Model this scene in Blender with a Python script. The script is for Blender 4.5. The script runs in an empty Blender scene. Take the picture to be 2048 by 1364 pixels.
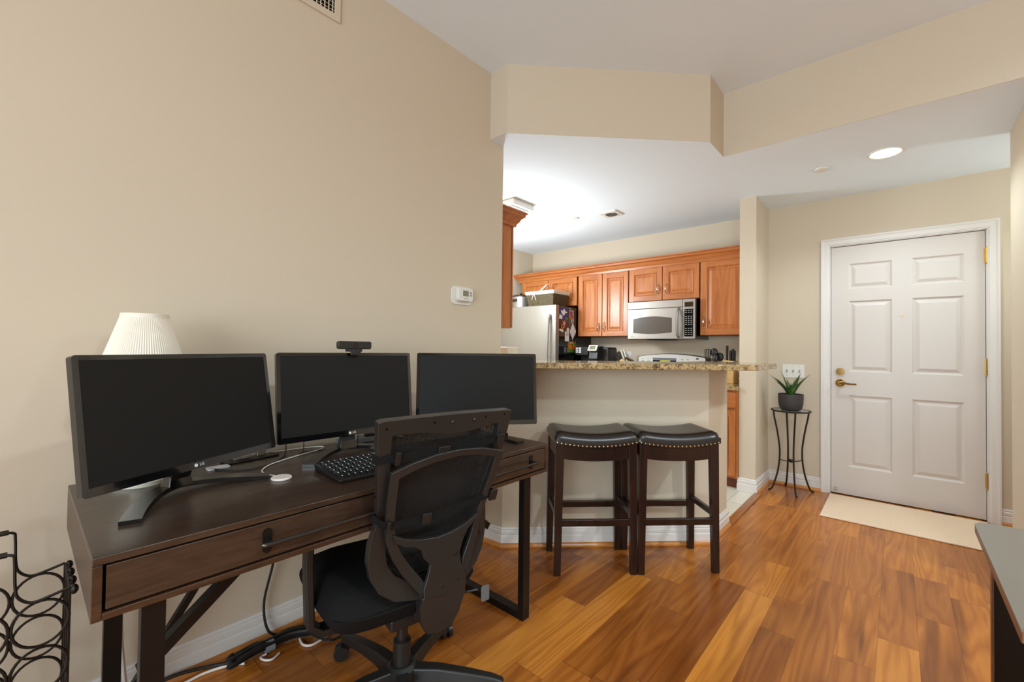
import bpy, bmesh, math, random
from mathutils import Vector, Matrix
PI = math.pi
C = bpy.context.scene.collection
sc = bpy.context.scene
random.seed(7)

# ------------------------------------------------------------ materials
def lin(c):
    return tuple(((x/255)/12.92 if x/255 <= 0.04045 else ((x/255+0.055)/1.055)**2.4) for x in c) + (1.0,)
def newmat(name):
    m = bpy.data.materials.new(name); m.use_nodes = True
    nt = m.node_tree; b = nt.nodes['Principled BSDF']
    return m, nt, b
def N(nt, t, **kw):
    n = nt.nodes.new(t)
    for k, v in kw.items():
        if k in n.inputs.keys(): n.inputs[k].default_value = v
        else: setattr(n, k, v)
    return n
def L(nt, a, b): nt.links.new(a, b)
def mix_rgb(nt, fac, a, b, mode='MIX'):
    n = nt.nodes.new('ShaderNodeMix'); n.data_type = 'RGBA'; n.blend_type = mode
    def s(i, v):
        if hasattr(v, 'default_value') or hasattr(v, 'is_linked'): nt.links.new(v, n.inputs[i])
        else: n.inputs[i].default_value = v
    s(0, fac); s(6, a); s(7, b)
    return n.outputs[2]
def mth(nt, op, a, b=0.0):
    n = nt.nodes.new('ShaderNodeMath'); n.operation = op
    for i, v in enumerate((a, b)):
        if hasattr(v, 'is_linked'): nt.links.new(v, n.inputs[i])
        else: n.inputs[i].default_value = v
    return n.outputs[0]
def bump(nt, b, h, strength=0.2, dist=0.002):
    n = nt.nodes.new('ShaderNodeBump'); n.inputs['Strength'].default_value = strength; n.inputs['Distance'].default_value = dist
    nt.links.new(h, n.inputs['Height']); nt.links.new(n.outputs[0], b.inputs['Normal'])
def objcoord(nt, scale=(1, 1, 1)):
    t = nt.nodes.new('ShaderNodeTexCoord'); mp = nt.nodes.new('ShaderNodeMapping'); mp.inputs['Scale'].default_value = scale
    nt.links.new(t.outputs['Object'], mp.inputs[0]); return mp.outputs[0]
def plain(name, col, rough=0.5, metal=0.0, var=0.04, nscale=30, bmp=0.0, spec=0.5, coat=0.0):
    m, nt, b = newmat(name)
    co = objcoord(nt)
    n = N(nt, 'ShaderNodeTexNoise', Scale=nscale, Detail=4.0); L(nt, co, n.inputs['Vector'])
    c = lin(col); d = tuple(max(0, x*(1-var*2)) for x in c[:3]) + (1,)
    L(nt, mix_rgb(nt, n.outputs[0], d, c), b.inputs['Base Color'])
    b.inputs['Roughness'].default_value = rough; b.inputs['Metallic'].default_value = metal
    b.inputs['Specular IOR Level'].default_value = spec; b.inputs['Coat Weight'].default_value = coat
    if bmp: bump(nt, b, n.outputs[0], bmp)
    return m
def wood(name, dark, mid, rough=0.35, grain=(1, 1, 1), coat=0.0, scale=6.0, spec=0.5):
    m, nt, b = newmat(name)
    co = objcoord(nt, grain)
    n1 = N(nt, 'ShaderNodeTexNoise', Scale=scale, Detail=6.0, Distortion=1.2); L(nt, co, n1.inputs['Vector'])
    n2 = N(nt, 'ShaderNodeTexNoise', Scale=scale*7, Detail=3.0); L(nt, co, n2.inputs['Vector'])
    f = mth(nt, 'ADD', mth(nt, 'MULTIPLY', n1.outputs[0], 0.7), mth(nt, 'MULTIPLY', n2.outputs[0], 0.3))
    r = N(nt, 'ShaderNodeValToRGB'); r.color_ramp.elements[0].position = .35; r.color_ramp.elements[1].position = .65
    r.color_ramp.elements[0].color = lin(dark); r.color_ramp.elements[1].color = lin(mid)
    L(nt, f, r.inputs[0]); L(nt, r.outputs[0], b.inputs['Base Color'])
    b.inputs['Roughness'].default_value = rough; b.inputs['Coat Weight'].default_value = coat; b.inputs['Coat Roughness'].default_value = .15
    b.inputs['Specular IOR Level'].default_value = spec
    return m
def emit(name, col, s):
    m, nt, b = newmat(name)
    b.inputs['Base Color'].default_value = lin(col); b.inputs['Emission Color'].default_value = lin(col); b.inputs['Emission Strength'].default_value = s
    return m

M = {}
M['wall'] = plain('wall_paint', (208, 194, 173), .7, var=.012, nscale=2.5, bmp=.0, spec=.25)
M['ceil'] = plain('ceiling_paint', (234, 243, 252), .8, var=.01, nscale=2, spec=.2)
M['white'] = plain('white_trim_paint', (222, 217, 212), .35, var=.01, spec=.4)
M['door'] = plain('door_paint', (212, 204, 197), .4, var=.01, nscale=3, spec=.4)
M['plastic_white'] = plain('white_plastic', (225, 222, 214), .4, var=.01)
M['black_plastic'] = plain('black_plastic', (28, 26, 25), .42, var=.08, nscale=80, bmp=.02)
M['key'] = plain('key_plastic', (24, 24, 24), .5, var=.0, spec=.3)
M['chair_plastic'] = plain('chair_plastic', (38, 36, 34), .36, var=.08, nscale=120, bmp=.03)
M['gloss_black'] = plain('glossy_black', (12, 12, 13), .08, var=.0, coat=.5)
M['screen'] = plain('screen_panel', (32, 31, 30), .5, var=.0, spec=.12)
M['black_metal'] = plain('black_metal', (24, 22, 21), .35, var=.05, metal=.4)
M['iron'] = plain('dark_iron', (48, 42, 37), .45, var=.15, nscale=60, metal=.6)
M['handle_metal'] = plain('dark_handle_metal', (74, 70, 67), .22, metal=.9, var=.02)
M['steel'] = plain('brushed_steel', (156, 152, 146), .42, metal=.8, var=.03, nscale=6)
M['nickel'] = plain('satin_nickel', (200, 196, 186), .25, metal=1.0, var=.02)
M['brass'] = plain('polished_brass', (158, 124, 70), .12, metal=1.0, var=.05)
M['hinge'] = plain('hinge_brass', (215, 180, 100), .25, metal=.9, var=.03)
M['bronze'] = plain('bronze_brass', (120, 90, 50), .12, metal=1.0, var=.1)
M['black'] = plain('flat_black', (10, 9, 9), .8, var=.0, spec=.1)
M['fabric'] = plain('black_fabric', (22, 21, 21), .9, var=.2, nscale=300, bmp=.3, spec=.2)
M['leather'] = plain('dark_leather', (34, 27, 24), .28, var=.12, nscale=40, bmp=.06)
M['brassnail'] = plain('nailhead_brass', (222, 200, 160), .25, metal=1.0, var=.05)
M['deskwood'] = wood('dark_walnut', (45, 32, 24), (69, 51, 39), .3, (8, 1, 8), coat=.15, scale=5)
M['deskedge'] = wood('dark_walnut_edge', (48, 31, 20), (74, 49, 32), .35, (8, 1, 8), scale=5)
M['stoolwood'] = wood('espresso_wood', (24, 13, 11), (44, 24, 19), .25, (8, 8, 1), scale=5)
M['cherry'] = wood('cherry_cabinet', (164, 92, 44), (196, 122, 64), .33, (9, 9, .8), scale=2.2)
M['cherryh'] = wood('cherry_rail', (160, 88, 42), (192, 118, 60), .33, (.8, 9, 9), scale=2.2)
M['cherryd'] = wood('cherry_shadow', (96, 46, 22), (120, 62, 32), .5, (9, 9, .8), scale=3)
M['shoe'] = wood('shoe_molding_wood', (176, 110, 50), (206, 138, 72), .3, (1, 1, 8), scale=3)
M['threshold'] = wood('threshold_wood', (126, 72, 34), (160, 98, 50), .25, (8, 1, 8), scale=3)
M['lightwood'] = wood('beech_wood', (214, 170, 100), (232, 194, 130), .45, (8, 8, 1), scale=3)
M['edgebrown'] = wood('table_edge_brown', (104, 66, 42), (128, 84, 56), .4, (1, 8, 8), scale=2)
M['tabletop'] = plain('grey_black_laminate', (112, 105, 95), .28, var=.08, nscale=8)
M['pot'] = plain('charcoal_ceramic', (62, 58, 56), .6, var=.1, nscale=30, bmp=.1)
M['cable_black'] = plain('black_cable', (18, 17, 17), .45, var=.0)
M['cable_white'] = plain('white_cable', (226, 216, 208), .4, var=.0)
M['cream'] = plain('cream_plastic', (228, 222, 205), .5, var=.02)
M['linen'] = plain('cream_linen', (228, 222, 206), .9, var=.06, nscale=60, bmp=.2)
M['tape'] = plain('grey_tape', (120, 122, 126), .5, var=.05)
M['yellow'] = plain('yellow_sleeve', (205, 195, 30), .5, var=.03)
M['paper'] = plain('white_paper', (225, 225, 228), .7, var=.02)
M['lcd'] = plain('lcd_grey', (128, 128, 104), .3, var=.05)
M['display'] = plain('dark_display', (30, 32, 18), .2, var=.0)
M['button'] = plain('button_grey', (150, 150, 148), .5, var=.0)
M['soil'] = plain('dark_soil', (40, 32, 26), .95, var=.3, nscale=90, bmp=.4)
M['orange'] = plain('orange_ink', (232, 120, 30), .6, var=.2, nscale=60)
M['pink'] = plain('pink_ink', (236, 150, 160), .6, var=.2, nscale=60)
M['green'] = plain('green_ink', (110, 160, 40), .6, var=.4, nscale=40)
M['blue'] = plain('blue_ink', (70, 72, 130), .6, var=.3, nscale=25)
M['red'] = plain('red_ink', (190, 70, 55), .6, var=.3, nscale=40)
M['glasstop'] = plain('stand_glass', (150, 148, 140), .08, var=.0)

def mat_mesh():
    m, nt, b = newmat('black_mesh_fabric')
    co = objcoord(nt)
    n = N(nt, 'ShaderNodeTexNoise', Scale=350.0, Detail=2.0); L(nt, co, n.inputs['Vector'])
    b.inputs['Base Color'].default_value = lin((22, 21, 20)); b.inputs['Roughness'].default_value = .75
    r = N(nt, 'ShaderNodeValToRGB'); r.color_ramp.elements[0].position = .40; r.color_ramp.elements[1].position = .55
    r.color_ramp.elements[0].color = (0.7, .7, .7, 1); r.color_ramp.elements[1].color = (1, 1, 1, 1)
    L(nt, n.outputs[0], r.inputs[0]); L(nt, r.outputs[0], b.inputs['Alpha'])
    return m
M['mesh'] = mat_mesh()

def mat_shade():
    m, nt, b = newmat('pleated_shade')
    b.inputs['Base Color'].default_value = lin((236, 228, 214)); b.inputs['Roughness'].default_value = .8
    b.inputs['Subsurface Weight'].default_value = 0.0
    return m
M['shade'] = mat_shade()

def mat_floor():
    m, nt, b = newmat('plank_floor')
    t = nt.nodes.new('ShaderNodeTexCoord'); sx = nt.nodes.new('ShaderNodeSeparateXYZ'); L(nt, t.outputs['Object'], sx.inputs[0])
    W, LEN = .124, 1.5
    rx = mth(nt, 'DIVIDE', mth(nt, 'ADD', sx.outputs[0], 20.03), W)
    row = mth(nt, 'FLOOR', rx); fx = mth(nt, 'FRACT', rx)
    wn = N(nt, 'ShaderNodeTexWhiteNoise', noise_dimensions='1D'); L(nt, row, wn.inputs['W'])
    ry = mth(nt, 'ADD', mth(nt, 'DIVIDE', mth(nt, 'ADD', sx.outputs[1], 30), LEN), mth(nt, 'MULTIPLY', wn.outputs[0], 7.31))
    idx = mth(nt, 'FLOOR', ry); fy = mth(nt, 'FRACT', ry)
    # every plank is cut a second time at its own place
    cv = nt.nodes.new('ShaderNodeCombineXYZ'); L(nt, row, cv.inputs[0]); L(nt, idx, cv.inputs[1])
    w0 = N(nt, 'ShaderNodeTexWhiteNoise', noise_dimensions='2D'); L(nt, cv.outputs[0], w0.inputs['Vector'])
    cut = mth(nt, 'ADD', mth(nt, 'MULTIPLY', w0.outputs[0], .5), .3)
    half = mth(nt, 'GREATER_THAN', fy, cut)
    cv2 = nt.nodes.new('ShaderNodeCombineXYZ'); L(nt, row, cv2.inputs[0]); L(nt, idx, cv2.inputs[1]); L(nt, half, cv2.inputs[2])
    w1 = N(nt, 'ShaderNodeTexWhiteNoise', noise_dimensions='3D'); L(nt, cv2.outputs[0], w1.inputs['Vector'])
    # grain
    off = nt.nodes.new('ShaderNodeVectorMath'); off.operation = 'SCALE'; L(nt, w1.outputs['Color'], off.inputs[0]); off.inputs['Scale'].default_value = 40
    sc_ = nt.nodes.new('ShaderNodeVectorMath'); sc_.operation = 'MULTIPLY'; L(nt, t.outputs['Object'], sc_.inputs[0]); sc_.inputs[1].default_value = (1, .085, 1)
    ad = nt.nodes.new('ShaderNodeVectorMath'); ad.operation = 'ADD'; L(nt, sc_.outputs[0], ad.inputs[0]); L(nt, off.outputs[0], ad.inputs[1])
    n1 = N(nt, 'ShaderNodeTexNoise', Scale=6.5, Detail=3.0, Distortion=.35); L(nt, ad.outputs[0], n1.inputs['Vector'])
    rings = mth(nt, 'FRACT', mth(nt, 'MULTIPLY', n1.outputs[0], 11))
    rings = mth(nt, 'ABSOLUTE', mth(nt, 'SUBTRACT', rings, .5))
    n2 = N(nt, 'ShaderNodeTexNoise', Scale=90.0, Detail=3.0); sc2 = nt.nodes.new('ShaderNodeVectorMath'); sc2.operation = 'MULTIPLY'
    L(nt, ad.outputs[0], sc2.inputs[0]); sc2.inputs[1].default_value = (1.4, .5, 1); L(nt, sc2.outputs[0], n2.inputs['Vector'])
    n3 = N(nt, 'ShaderNodeTexNoise', Scale=9.0, Detail=2.0); L(nt, ad.outputs[0], n3.inputs['Vector'])
    ramp = N(nt, 'ShaderNodeValToRGB'); cr = ramp.color_ramp
    cr.elements[0].position = 0; cr.elements[0].color = lin((142, 80, 32)); cr.elements[1].position = 1; cr.elements[1].color = lin((214, 142, 58))
    for p, c in ((.15, (174, 106, 42)), (.6, (190, 118, 46)), (.88, (204, 130, 50))):
        e = cr.elements.new(p); e.color = lin(c)
    L(nt, w1.outputs[0], ramp.inputs[0])
    dk = mix_rgb(nt, 1.0, ramp.outputs[0], lin((200, 178, 158)), 'MULTIPLY')
    f = mth(nt, 'ADD', mth(nt, 'MULTIPLY', rings, 1.1), mth(nt, 'MULTIPLY', n2.outputs[0], .45))
    f.node.use_clamp = True
    c = mix_rgb(nt, f, dk, ramp.outputs[0])
    st = N(nt, 'ShaderNodeValToRGB'); st.color_ramp.elements[0].position = .28; st.color_ramp.elements[1].position = .42
    st.color_ramp.elements[0].color = (.52, .45, .4, 1); st.color_ramp.elements[1].color = (1, 1, 1, 1); L(nt, n3.outputs[0], st.inputs[0])
    c = mix_rgb(nt, .95, c, st.outputs[0], 'MULTIPLY')
    # knots
    vo = N(nt, 'ShaderNodeTexVoronoi', Scale=2.3); L(nt, ad.outputs[0], vo.inputs['Vector'])
    kn = N(nt, 'ShaderNodeValToRGB'); kn.color_ramp.elements[0].position = .012; kn.color_ramp.elements[1].position = .035
    kn.color_ramp.elements[0].color = (.25, .18, .14, 1); kn.color_ramp.elements[1].color = (1, 1, 1, 1); L(nt, vo.outputs['Distance'], kn.inputs[0])
    c = mix_rgb(nt, 1.0, c, kn.outputs[0], 'MULTIPLY')
    # seams
    e1 = mth(nt, 'LESS_THAN', fx, .012)
    e2 = mth(nt, 'LESS_THAN', fy, .0018)
    e3 = mth(nt, 'LESS_THAN', mth(nt, 'ABSOLUTE', mth(nt, 'SUBTRACT', fy, cut)), .001)
    e = mth(nt, 'MAXIMUM', mth(nt, 'MAXIMUM', e1, e2), e3)
    c = mix_rgb(nt, mth(nt, 'MULTIPLY', e, .55), c, lin((70, 38, 18)))
    L(nt, c, b.inputs['Base Color'])
    b.inputs['Roughness'].default_value = .24; b.inputs['Specular IOR Level'].default_value = .42
    bump(nt, b, mth(nt, 'ADD', mth(nt, 'SUBTRACT', 1.0, e), mth(nt, 'MULTIPLY', n1.outputs[0], .6)), .12, .002)
    return m
M['floor'] = mat_floor()

def mat_tile():
    m, nt, b = newmat('floor_tile')
    co = objcoord(nt)
    br = N(nt, 'ShaderNodeTexBrick', Scale=1.0); br.offset = 0
    br.inputs['Brick Width'].default_value = .33; br.inputs['Row Height'].default_value = .33; br.inputs['Mortar Size'].default_value = .004
    br.inputs['Color1'].default_value = lin((214, 208, 192)); br.inputs['Color2'].default_value = lin((206, 200, 184)); br.inputs['Mortar'].default_value = lin((170, 164, 150))
    L(nt, co, br.inputs['Vector'])
    n = N(nt, 'ShaderNodeTexNoise', Scale=7.0, Detail=5.0); L(nt, co, n.inputs['Vector'])
    L(nt, mix_rgb(nt, mth(nt, 'MULTIPLY', n.outputs[0], .25), br.outputs[0], lin((180, 172, 156))), b.inputs['Base Color'])
    b.inputs['Roughness'].default_value = .4
    return m
M['tile'] = mat_tile()

def mat_granite():
    m, nt, b = newmat('granite')
    co = objcoord(nt)
    n1 = N(nt, 'ShaderNodeTexNoise', Scale=38.0, Detail=6.0, Roughness=.7, Distortion=1.0); L(nt, co, n1.inputs['Vector'])
    n2 = N(nt, 'ShaderNodeTexNoise', Scale=95.0, Detail=4.0, Roughness=.7); L(nt, co, n2.inputs['Vector'])
    r = N(nt, 'ShaderNodeValToRGB'); cr = r.color_ramp
    cr.elements[0].position = .34; cr.elements[0].color = lin((38, 28, 20)); cr.elements[1].position = .72; cr.elements[1].color = lin((206, 186, 150))
    for p, c in ((.43, (98, 74, 48)), (.5, (160, 134, 92)), (.58, (186, 160, 116))):
        e = cr.elements.new(p); e.color = lin(c)
    L(nt, mth(nt, 'ADD', mth(nt, 'MULTIPLY', n1.outputs[0], .65), mth(nt, 'MULTIPLY', n2.outputs[0], .35)), r.inputs[0])
    L(nt, r.outputs[0], b.inputs['Base Color']); b.inputs['Roughness'].default_value = .12
    return m
M['granite'] = mat_granite()

def mat_wicker():
    m, nt, b = newmat('wicker')
    co = objcoord(nt, (1, 1, 1))
    w = N(nt, 'ShaderNodeTexWave', Scale=38.0, Distortion=1.5, bands_direction='Z'); w.inputs['Detail Scale'].default_value = 6; L(nt, co, w.inputs['Vector'])
    n = N(nt, 'ShaderNodeTexNoise', Scale=70.0, Detail=2.0); L(nt, co, n.inputs['Vector'])
    f = mth(nt, 'MULTIPLY', w.outputs[1], n.outputs[0])
    r = N(nt, 'ShaderNodeValToRGB'); r.color_ramp.elements[0].position = .1; r.color_ramp.elements[1].position = .5
    r.color_ramp.elements[0].color = lin((32, 25, 14)); r.color_ramp.elements[1].color = lin((118, 102, 66))
    L(nt, f, r.inputs[0]); L(nt, r.outputs[0], b.inputs['Base Color']); b.inputs['Roughness'].default_value = .7
    bump(nt, b, f, .8, .004)
    return m
M['wicker'] = mat_wicker()

def mat_mat():
    m, nt, b = newmat('woven_mat')
    co = objcoord(nt)
    w1 = N(nt, 'ShaderNodeTexWave', Scale=45.0, Distortion=2.0, bands_direction='X'); L(nt, co, w1.inputs['Vector'])
    w2 = N(nt, 'ShaderNodeTexWave', Scale=45.0, Distortion=2.0, bands_direction='Y'); L(nt, co, w2.inputs['Vector'])
    n = N(nt, 'ShaderNodeTexNoise', Scale=120.0, Detail=3.0); L(nt, co, n.inputs['Vector'])
    f = mth(nt, 'ADD', mth(nt, 'MULTIPLY', mth(nt, 'MULTIPLY', w1.outputs[1], w2.outputs[1]), .6), mth(nt, 'MULTIPLY', n.outputs[0], .5))
    L(nt, mix_rgb(nt, f, lin((218, 190, 160)), lin((244, 222, 198))), b.inputs['Base Color'])
    b.inputs['Roughness'].default_value = .95; b.inputs['Specular IOR Level'].default_value = .1
    bump(nt, b, f, .6, .003)
    return m
M['mat'] = mat_mat()

def mat_leaf():
    m, nt, b = newmat('agave_leaf')
    co = objcoord(nt)
    n = N(nt, 'ShaderNodeTexNoise', Scale=14.0, Detail=2.0); L(nt, co, n.inputs['Vector'])
    L(nt, mix_rgb(nt, n.outputs[0], lin((22, 40, 24)), lin((66, 100, 44))), b.inputs['Base Color']); b.inputs['Roughness'].default_value = .4
    return m
M['leaf'] = mat_leaf()
M['leaf_light'] = plain('agave_leaf_light', (84, 140, 46), .4, var=.2, nscale=10)

# ------------------------------------------------------------ mesh building
class MB:
    def __init__(s): s.v = []; s.f = []
    def add(s, vs, fs):
        o = len(s.v); s.v += [tuple(v) for v in vs]; s.f += [tuple(i+o for i in f) for f in fs]; return s
    def box(s, x0, x1, y0, y1, z0, z1, mtx=None):
        vs = [Vector((x, y, z)) for z in (z0, z1) for y in (y0, y1) for x in (x0, x1)]
        if mtx is not None: vs = [mtx @ v for v in vs]
        return s.add(vs, [(0, 2, 3, 1), (4, 5, 7, 6), (0, 1, 5, 4), (2, 6, 7, 3), (0, 4, 6, 2), (1, 3, 7, 5)])
    def hexa(s, lo, hi):   # two quads (bottom, top), each 4 pts CCW from above
        return s.add(list(lo)+list(hi), [(3, 2, 1, 0), (4, 5, 6, 7), (0, 1, 5, 4), (1, 2, 6, 5), (2, 3, 7, 6), (3, 0, 4, 7)])
    def prism(s, poly, z0, z1, fn=None):   # poly CCW 2D; fn(a,b,h)->point
        fn = fn or (lambda a, b, h: (a, b, h)); n = len(poly)
        vs = [fn(a, b, z0) for a, b in poly] + [fn(a, b, z1) for a, b in poly]
        return s.add(vs, [tuple(range(n-1, -1, -1)), tuple(range(n, 2*n))] + [(i, (i+1) % n, n+(i+1) % n, n+i) for i in range(n)])
    def lathe(s, prof, n=24, c=(0, 0, 0), cap=True, rf=None):
        vs = []; fs = []
        for k, (r, z) in enumerate(prof):
            for i in range(n):
                a = 2*PI*i/n; rr = r*(rf(i, n) if rf else 1)
                vs.append((c[0]+rr*math.cos(a), c[1]+rr*math.sin(a), c[2]+z))
        for k in range(len(prof)-1):
            for i in range(n):
                j = (i+1) % n; fs.append((k*n+i, k*n+j, (k+1)*n+j, (k+1)*n+i))
        if cap: fs.append(tuple(range(n-1, -1, -1))); fs.append(tuple((len(prof)-1)*n+i for i in range(n)))
        return s.add(vs, fs)
    def tube(s, pts, r, n=8, cap=True, closed=False, flat=1.0):
        pts = [Vector(p) for p in pts]; m = len(pts); vs = []; fs = []
        rs = r if isinstance(r, (list, tuple)) else [r]*m
        up = None
        for k in range(m):
            if closed: t = (pts[(k+1) % m]-pts[k-1])
            else: t = pts[min(k+1, m-1)]-pts[max(k-1, 0)]
            t = t.normalized()
            if up is None:
                up = Vector((0, 0, 1)) if abs(t.z) < .9 else Vector((1, 0, 0))
            a = t.cross(up)
            if a.length < 1e-6: a = t.orthogonal()
            a.normalize(); b = a.cross(t).normalized(); up = b
            for i in range(n):
                th = 2*PI*i/n; vs.append(pts[k]+a*math.cos(th)*rs[k]+b*math.sin(th)*rs[k]*flat)
        K = m if closed else m-1
        for k in range(K):
            for i in range(n):
                j = (i+1) % n; k2 = (k+1) % m; fs.append((k*n+i, k*n+j, k2*n+j, k2*n+i))
        if cap and not closed: fs.append(tuple(range(n-1, -1, -1))); fs.append(tuple((m-1)*n+i for i in range(n)))
        return s.add(vs, fs)
    def bar(s, p, q, w, h, up=(0, 0, 1)):  # rectangular bar, w across, h along 'up'
        p = Vector(p); q = Vector(q); t = (q-p).normalized(); a = t.cross(Vector(up)).normalized(); b = a.cross(t).normalized()
        vs = []
        for c in (p, q):
            for sa, sb in ((-1, -1), (1, -1), (1, 1), (-1, 1)): vs.append(c+a*sa*w/2+b*sb*h/2)
        return s.add(vs, [(3, 2, 1, 0), (4, 5, 6, 7), (0, 1, 5, 4), (1, 2, 6, 5), (2, 3, 7, 6), (3, 0, 4, 7)])
    def sphere(s, c, r, n=10, m=7, sc_=(1, 1, 1)):
        vs = [(c[0], c[1], c[2]-r*sc_[2])]; fs = []
        for k in range(1, m):
            ph = -PI/2+PI*k/m
            for i in range(n):
                a = 2*PI*i/n; vs.append((c[0]+r*sc_[0]*math.cos(ph)*math.cos(a), c[1]+r*sc_[1]*math.cos(ph)*math.sin(a), c[2]+r*sc_[2]*math.sin(ph)))
        vs.append((c[0], c[1], c[2]+r*sc_[2])); T = len(vs)-1
        for i in range(n):
            j = (i+1) % n; fs.append((0, 1+j, 1+i)); fs.append((T, T-n+i, T-n+j))
            for k in range(m-2): fs.append((1+k*n+i, 1+k*n+j, 1+(k+1)*n+j, 1+(k+1)*n+i))
        return s.add(vs, fs)
    def build(s, name, mat, parent=None, smooth=False, bevel=0, seg=2, subsurf=0, angle=35):
        me = bpy.data.meshes.new(name); me.from_pydata(s.v, [], s.f); me.update()
        bm = bmesh.new(); bm.from_mesh(me); bmesh.ops.recalc_face_normals(bm, faces=bm.faces); bm.to_mesh(me); bm.free()
        me.materials.append(M[mat] if isinstance(mat, str) else mat)
        if smooth or bevel or subsurf:
            me.shade_smooth()
            if not subsurf: me.set_sharp_from_angle(angle=math.radians(angle))
        o = bpy.data.objects.new(name, me); C.objects.link(o)
        if parent: o.parent = parent
        if bevel:
            b = o.modifiers.new('bevel', 'BEVEL'); b.width = bevel; b.segments = seg; b.limit_method = 'ANGLE'; b.angle_limit = math.radians(40); b.harden_normals = True
        if subsurf:
            q = o.modifiers.new('sub', 'SUBSURF'); q.levels = subsurf; q.render_levels = subsurf
        return o
def text_mesh(name, txt, size, mat, parent, mtx, depth=.0003):
    cu = bpy.data.curves.new(name, 'FONT'); cu.body = txt; cu.size = size; cu.extrude = depth; cu.align_x = 'CENTER'; cu.align_y = 'CENTER'
    t = bpy.data.objects.new('tmp_text', cu); C.objects.link(t)
    dg = bpy.context.evaluated_depsgraph_get(); me = bpy.data.meshes.new_from_object(t.evaluated_get(dg))
    bpy.data.objects.remove(t); me.transform(mtx); me.materials.clear(); me.materials.append(M[mat])
    o = bpy.data.objects.new(name, me); C.objects.link(o); o.parent = parent; return o

def tag(o, label=None, cat=None, group=None, kind=None):
    if label: o['label'] = label
    if cat: o['category'] = cat
    if group: o['group'] = group
    if kind: o['kind'] = kind
    return o
def thing(name, loc, label, cat, rz=0, group=None, kind=None):
    o = bpy.data.objects.new(name, None); C.objects.link(o); o.location = loc; o.rotation_euler = (0, 0, rz); o.empty_display_size = .1
    return tag(o, label, cat, group, kind)
def struct(mb, name, mat, label=None, **kw):
    o = mb.build(name, mat, **kw); o['kind'] = 'structure'
    if label: o['label'] = label
    return o
def copy_tree(o, parent=None):
    c = o.copy(); C.objects.link(c)
    if parent: c.parent = parent
    for ch in o.children: copy_tree(ch, c)
    return c
def catmull(pts, n=6, closed=False):
    P = [Vector(p) for p in pts]; out = []; m = len(P)
    for i in range(m if closed else m-1):
        g = lambda k: P[k % m] if closed else P[min(max(k, 0), m-1)]
        p0, p1, p2, p3 = g(i-1), g(i), g(i+1), g(i+2)
        for j in range(n):
            t = j/n; out.append(.5*((2*p1)+(-p0+p2)*t+(2*p0-5*p1+4*p2-p3)*t*t+(-p0+3*p1-3*p2+p3)*t**3))
    if not closed: out.append(P[-1])
    return out

# ------------------------------------------------------------ camera
cam = bpy.data.cameras.new('camera'); co = bpy.data.objects.new('camera', cam); C.objects.link(co); sc.camera = co
f_px, yaw, pitch, roll, CH = 870.55, .7261, .0169, .0129, 1.1576
cam.sensor_width = 36; cam.lens = 36*f_px/2048; cam.clip_start = .02
F = Vector((-math.sin(yaw)*math.cos(pitch), math.cos(yaw)*math.cos(pitch), math.sin(pitch)))
R0 = Vector((math.cos(yaw), math.sin(yaw), 0)); U0 = R0.cross(F)
R1 = R0*math.cos(roll)+U0*math.sin(roll); U1 = -R0*math.sin(roll)+U0*math.cos(roll)
mw = Matrix((R1, U1, -F)).transposed().to_4x4(); mw.translation = Vector((0, 0, CH)); co.matrix_world = mw

# ------------------------------------------------------------ room shell
ZH, ZL = 2.855, 2.44
XW, YK, YD, XR = -1.88, 4.6, 4.46, .484
YB, XE = -3.2, 3.6
P1, P2, P3 = (-1.74, 1.8915), (-.8605, 2.775), (-.8605, 3.046)
struct(MB().box(-1.9, 3.7, -3.3, 4.7, -.06, 0), 'floor', 'floor', 'glossy brown hardwood plank floor')
# kitchen tile lies over the slab
tile_poly = [(-3.75, 1.9), (-1.97, 1.9), (-1.9, 1.96), (-.9, 2.96), (-.875, 3.0), (-.875, 4.0), (-.99, 4.0), (-.99, 4.62), (-3.75, 4.62)]
struct(MB().prism(tile_poly, -.05, .003), 'floor.001', 'tile', 'pale ceramic tile floor of the kitchen')
struct(MB().box(-3.75, -1.9, 1.9, 4.7, -.06, -.045), 'floor.002', 'tile')
struct(MB().box(-1.9, 3.7, -3.3, 3.05, ZH, ZH+.05), 'ceiling', 'ceil', 'high white ceiling of the living room')
low = [(-3.8, 1.8), (-1.89, 1.8915), P1, P2, P3, (3.7, 3.046), (3.7, 4.75), (-3.8, 4.75)]
struct(MB().prism([(-3.8, 1.8), (-1.885, 1.8), (-1.885, 1.8955), (-1.7417, 1.8955), (-.8645, 2.7767), (-.8645, 3.050), (3.7, 3.050), (3.7, 4.75), (-3.8, 4.75)], ZL, ZL+.05), 'ceiling.001', 'ceil', 'lower white ceiling over kitchen and entry')
# soffit faces
def wall_run(pts, z0, z1, t, side=1):
    """thin wall along polyline; thickness t to the left of travel (side=1)"""
    mb = MB(); P = [Vector(p) for p in pts]; offs = []
    for i, p in enumerate(P):
        d0 = (p-P[i-1]).normalized() if i > 0 else (P[1]-P[0]).normalized()
        d1 = (P[i+1]-p).normalized() if i < len(P)-1 else d0
        n0 = Vector((-d0.y, d0.x)); n1 = Vector((-d1.y, d1.x)); b = (n0+n1).normalized(); offs.append(p+b*side*t/max(.3, b.dot(n0)))
    for i in range(len(P)-1):
        q = [P[i], P[i+1], offs[i+1], offs[i]]
        mb.hexa([(a.x, a.y, z0) for a in q], [(a.x, a.y, z1) for a in q])
    return mb
struct(wall_run([(-1.88, P1[1]), P1, P2, P3, (3.7, 3.046)], ZL, ZH, .004, 1), 'wall_soffit', 'wall', 'beige soffit band with angled corners above the bar')
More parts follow.
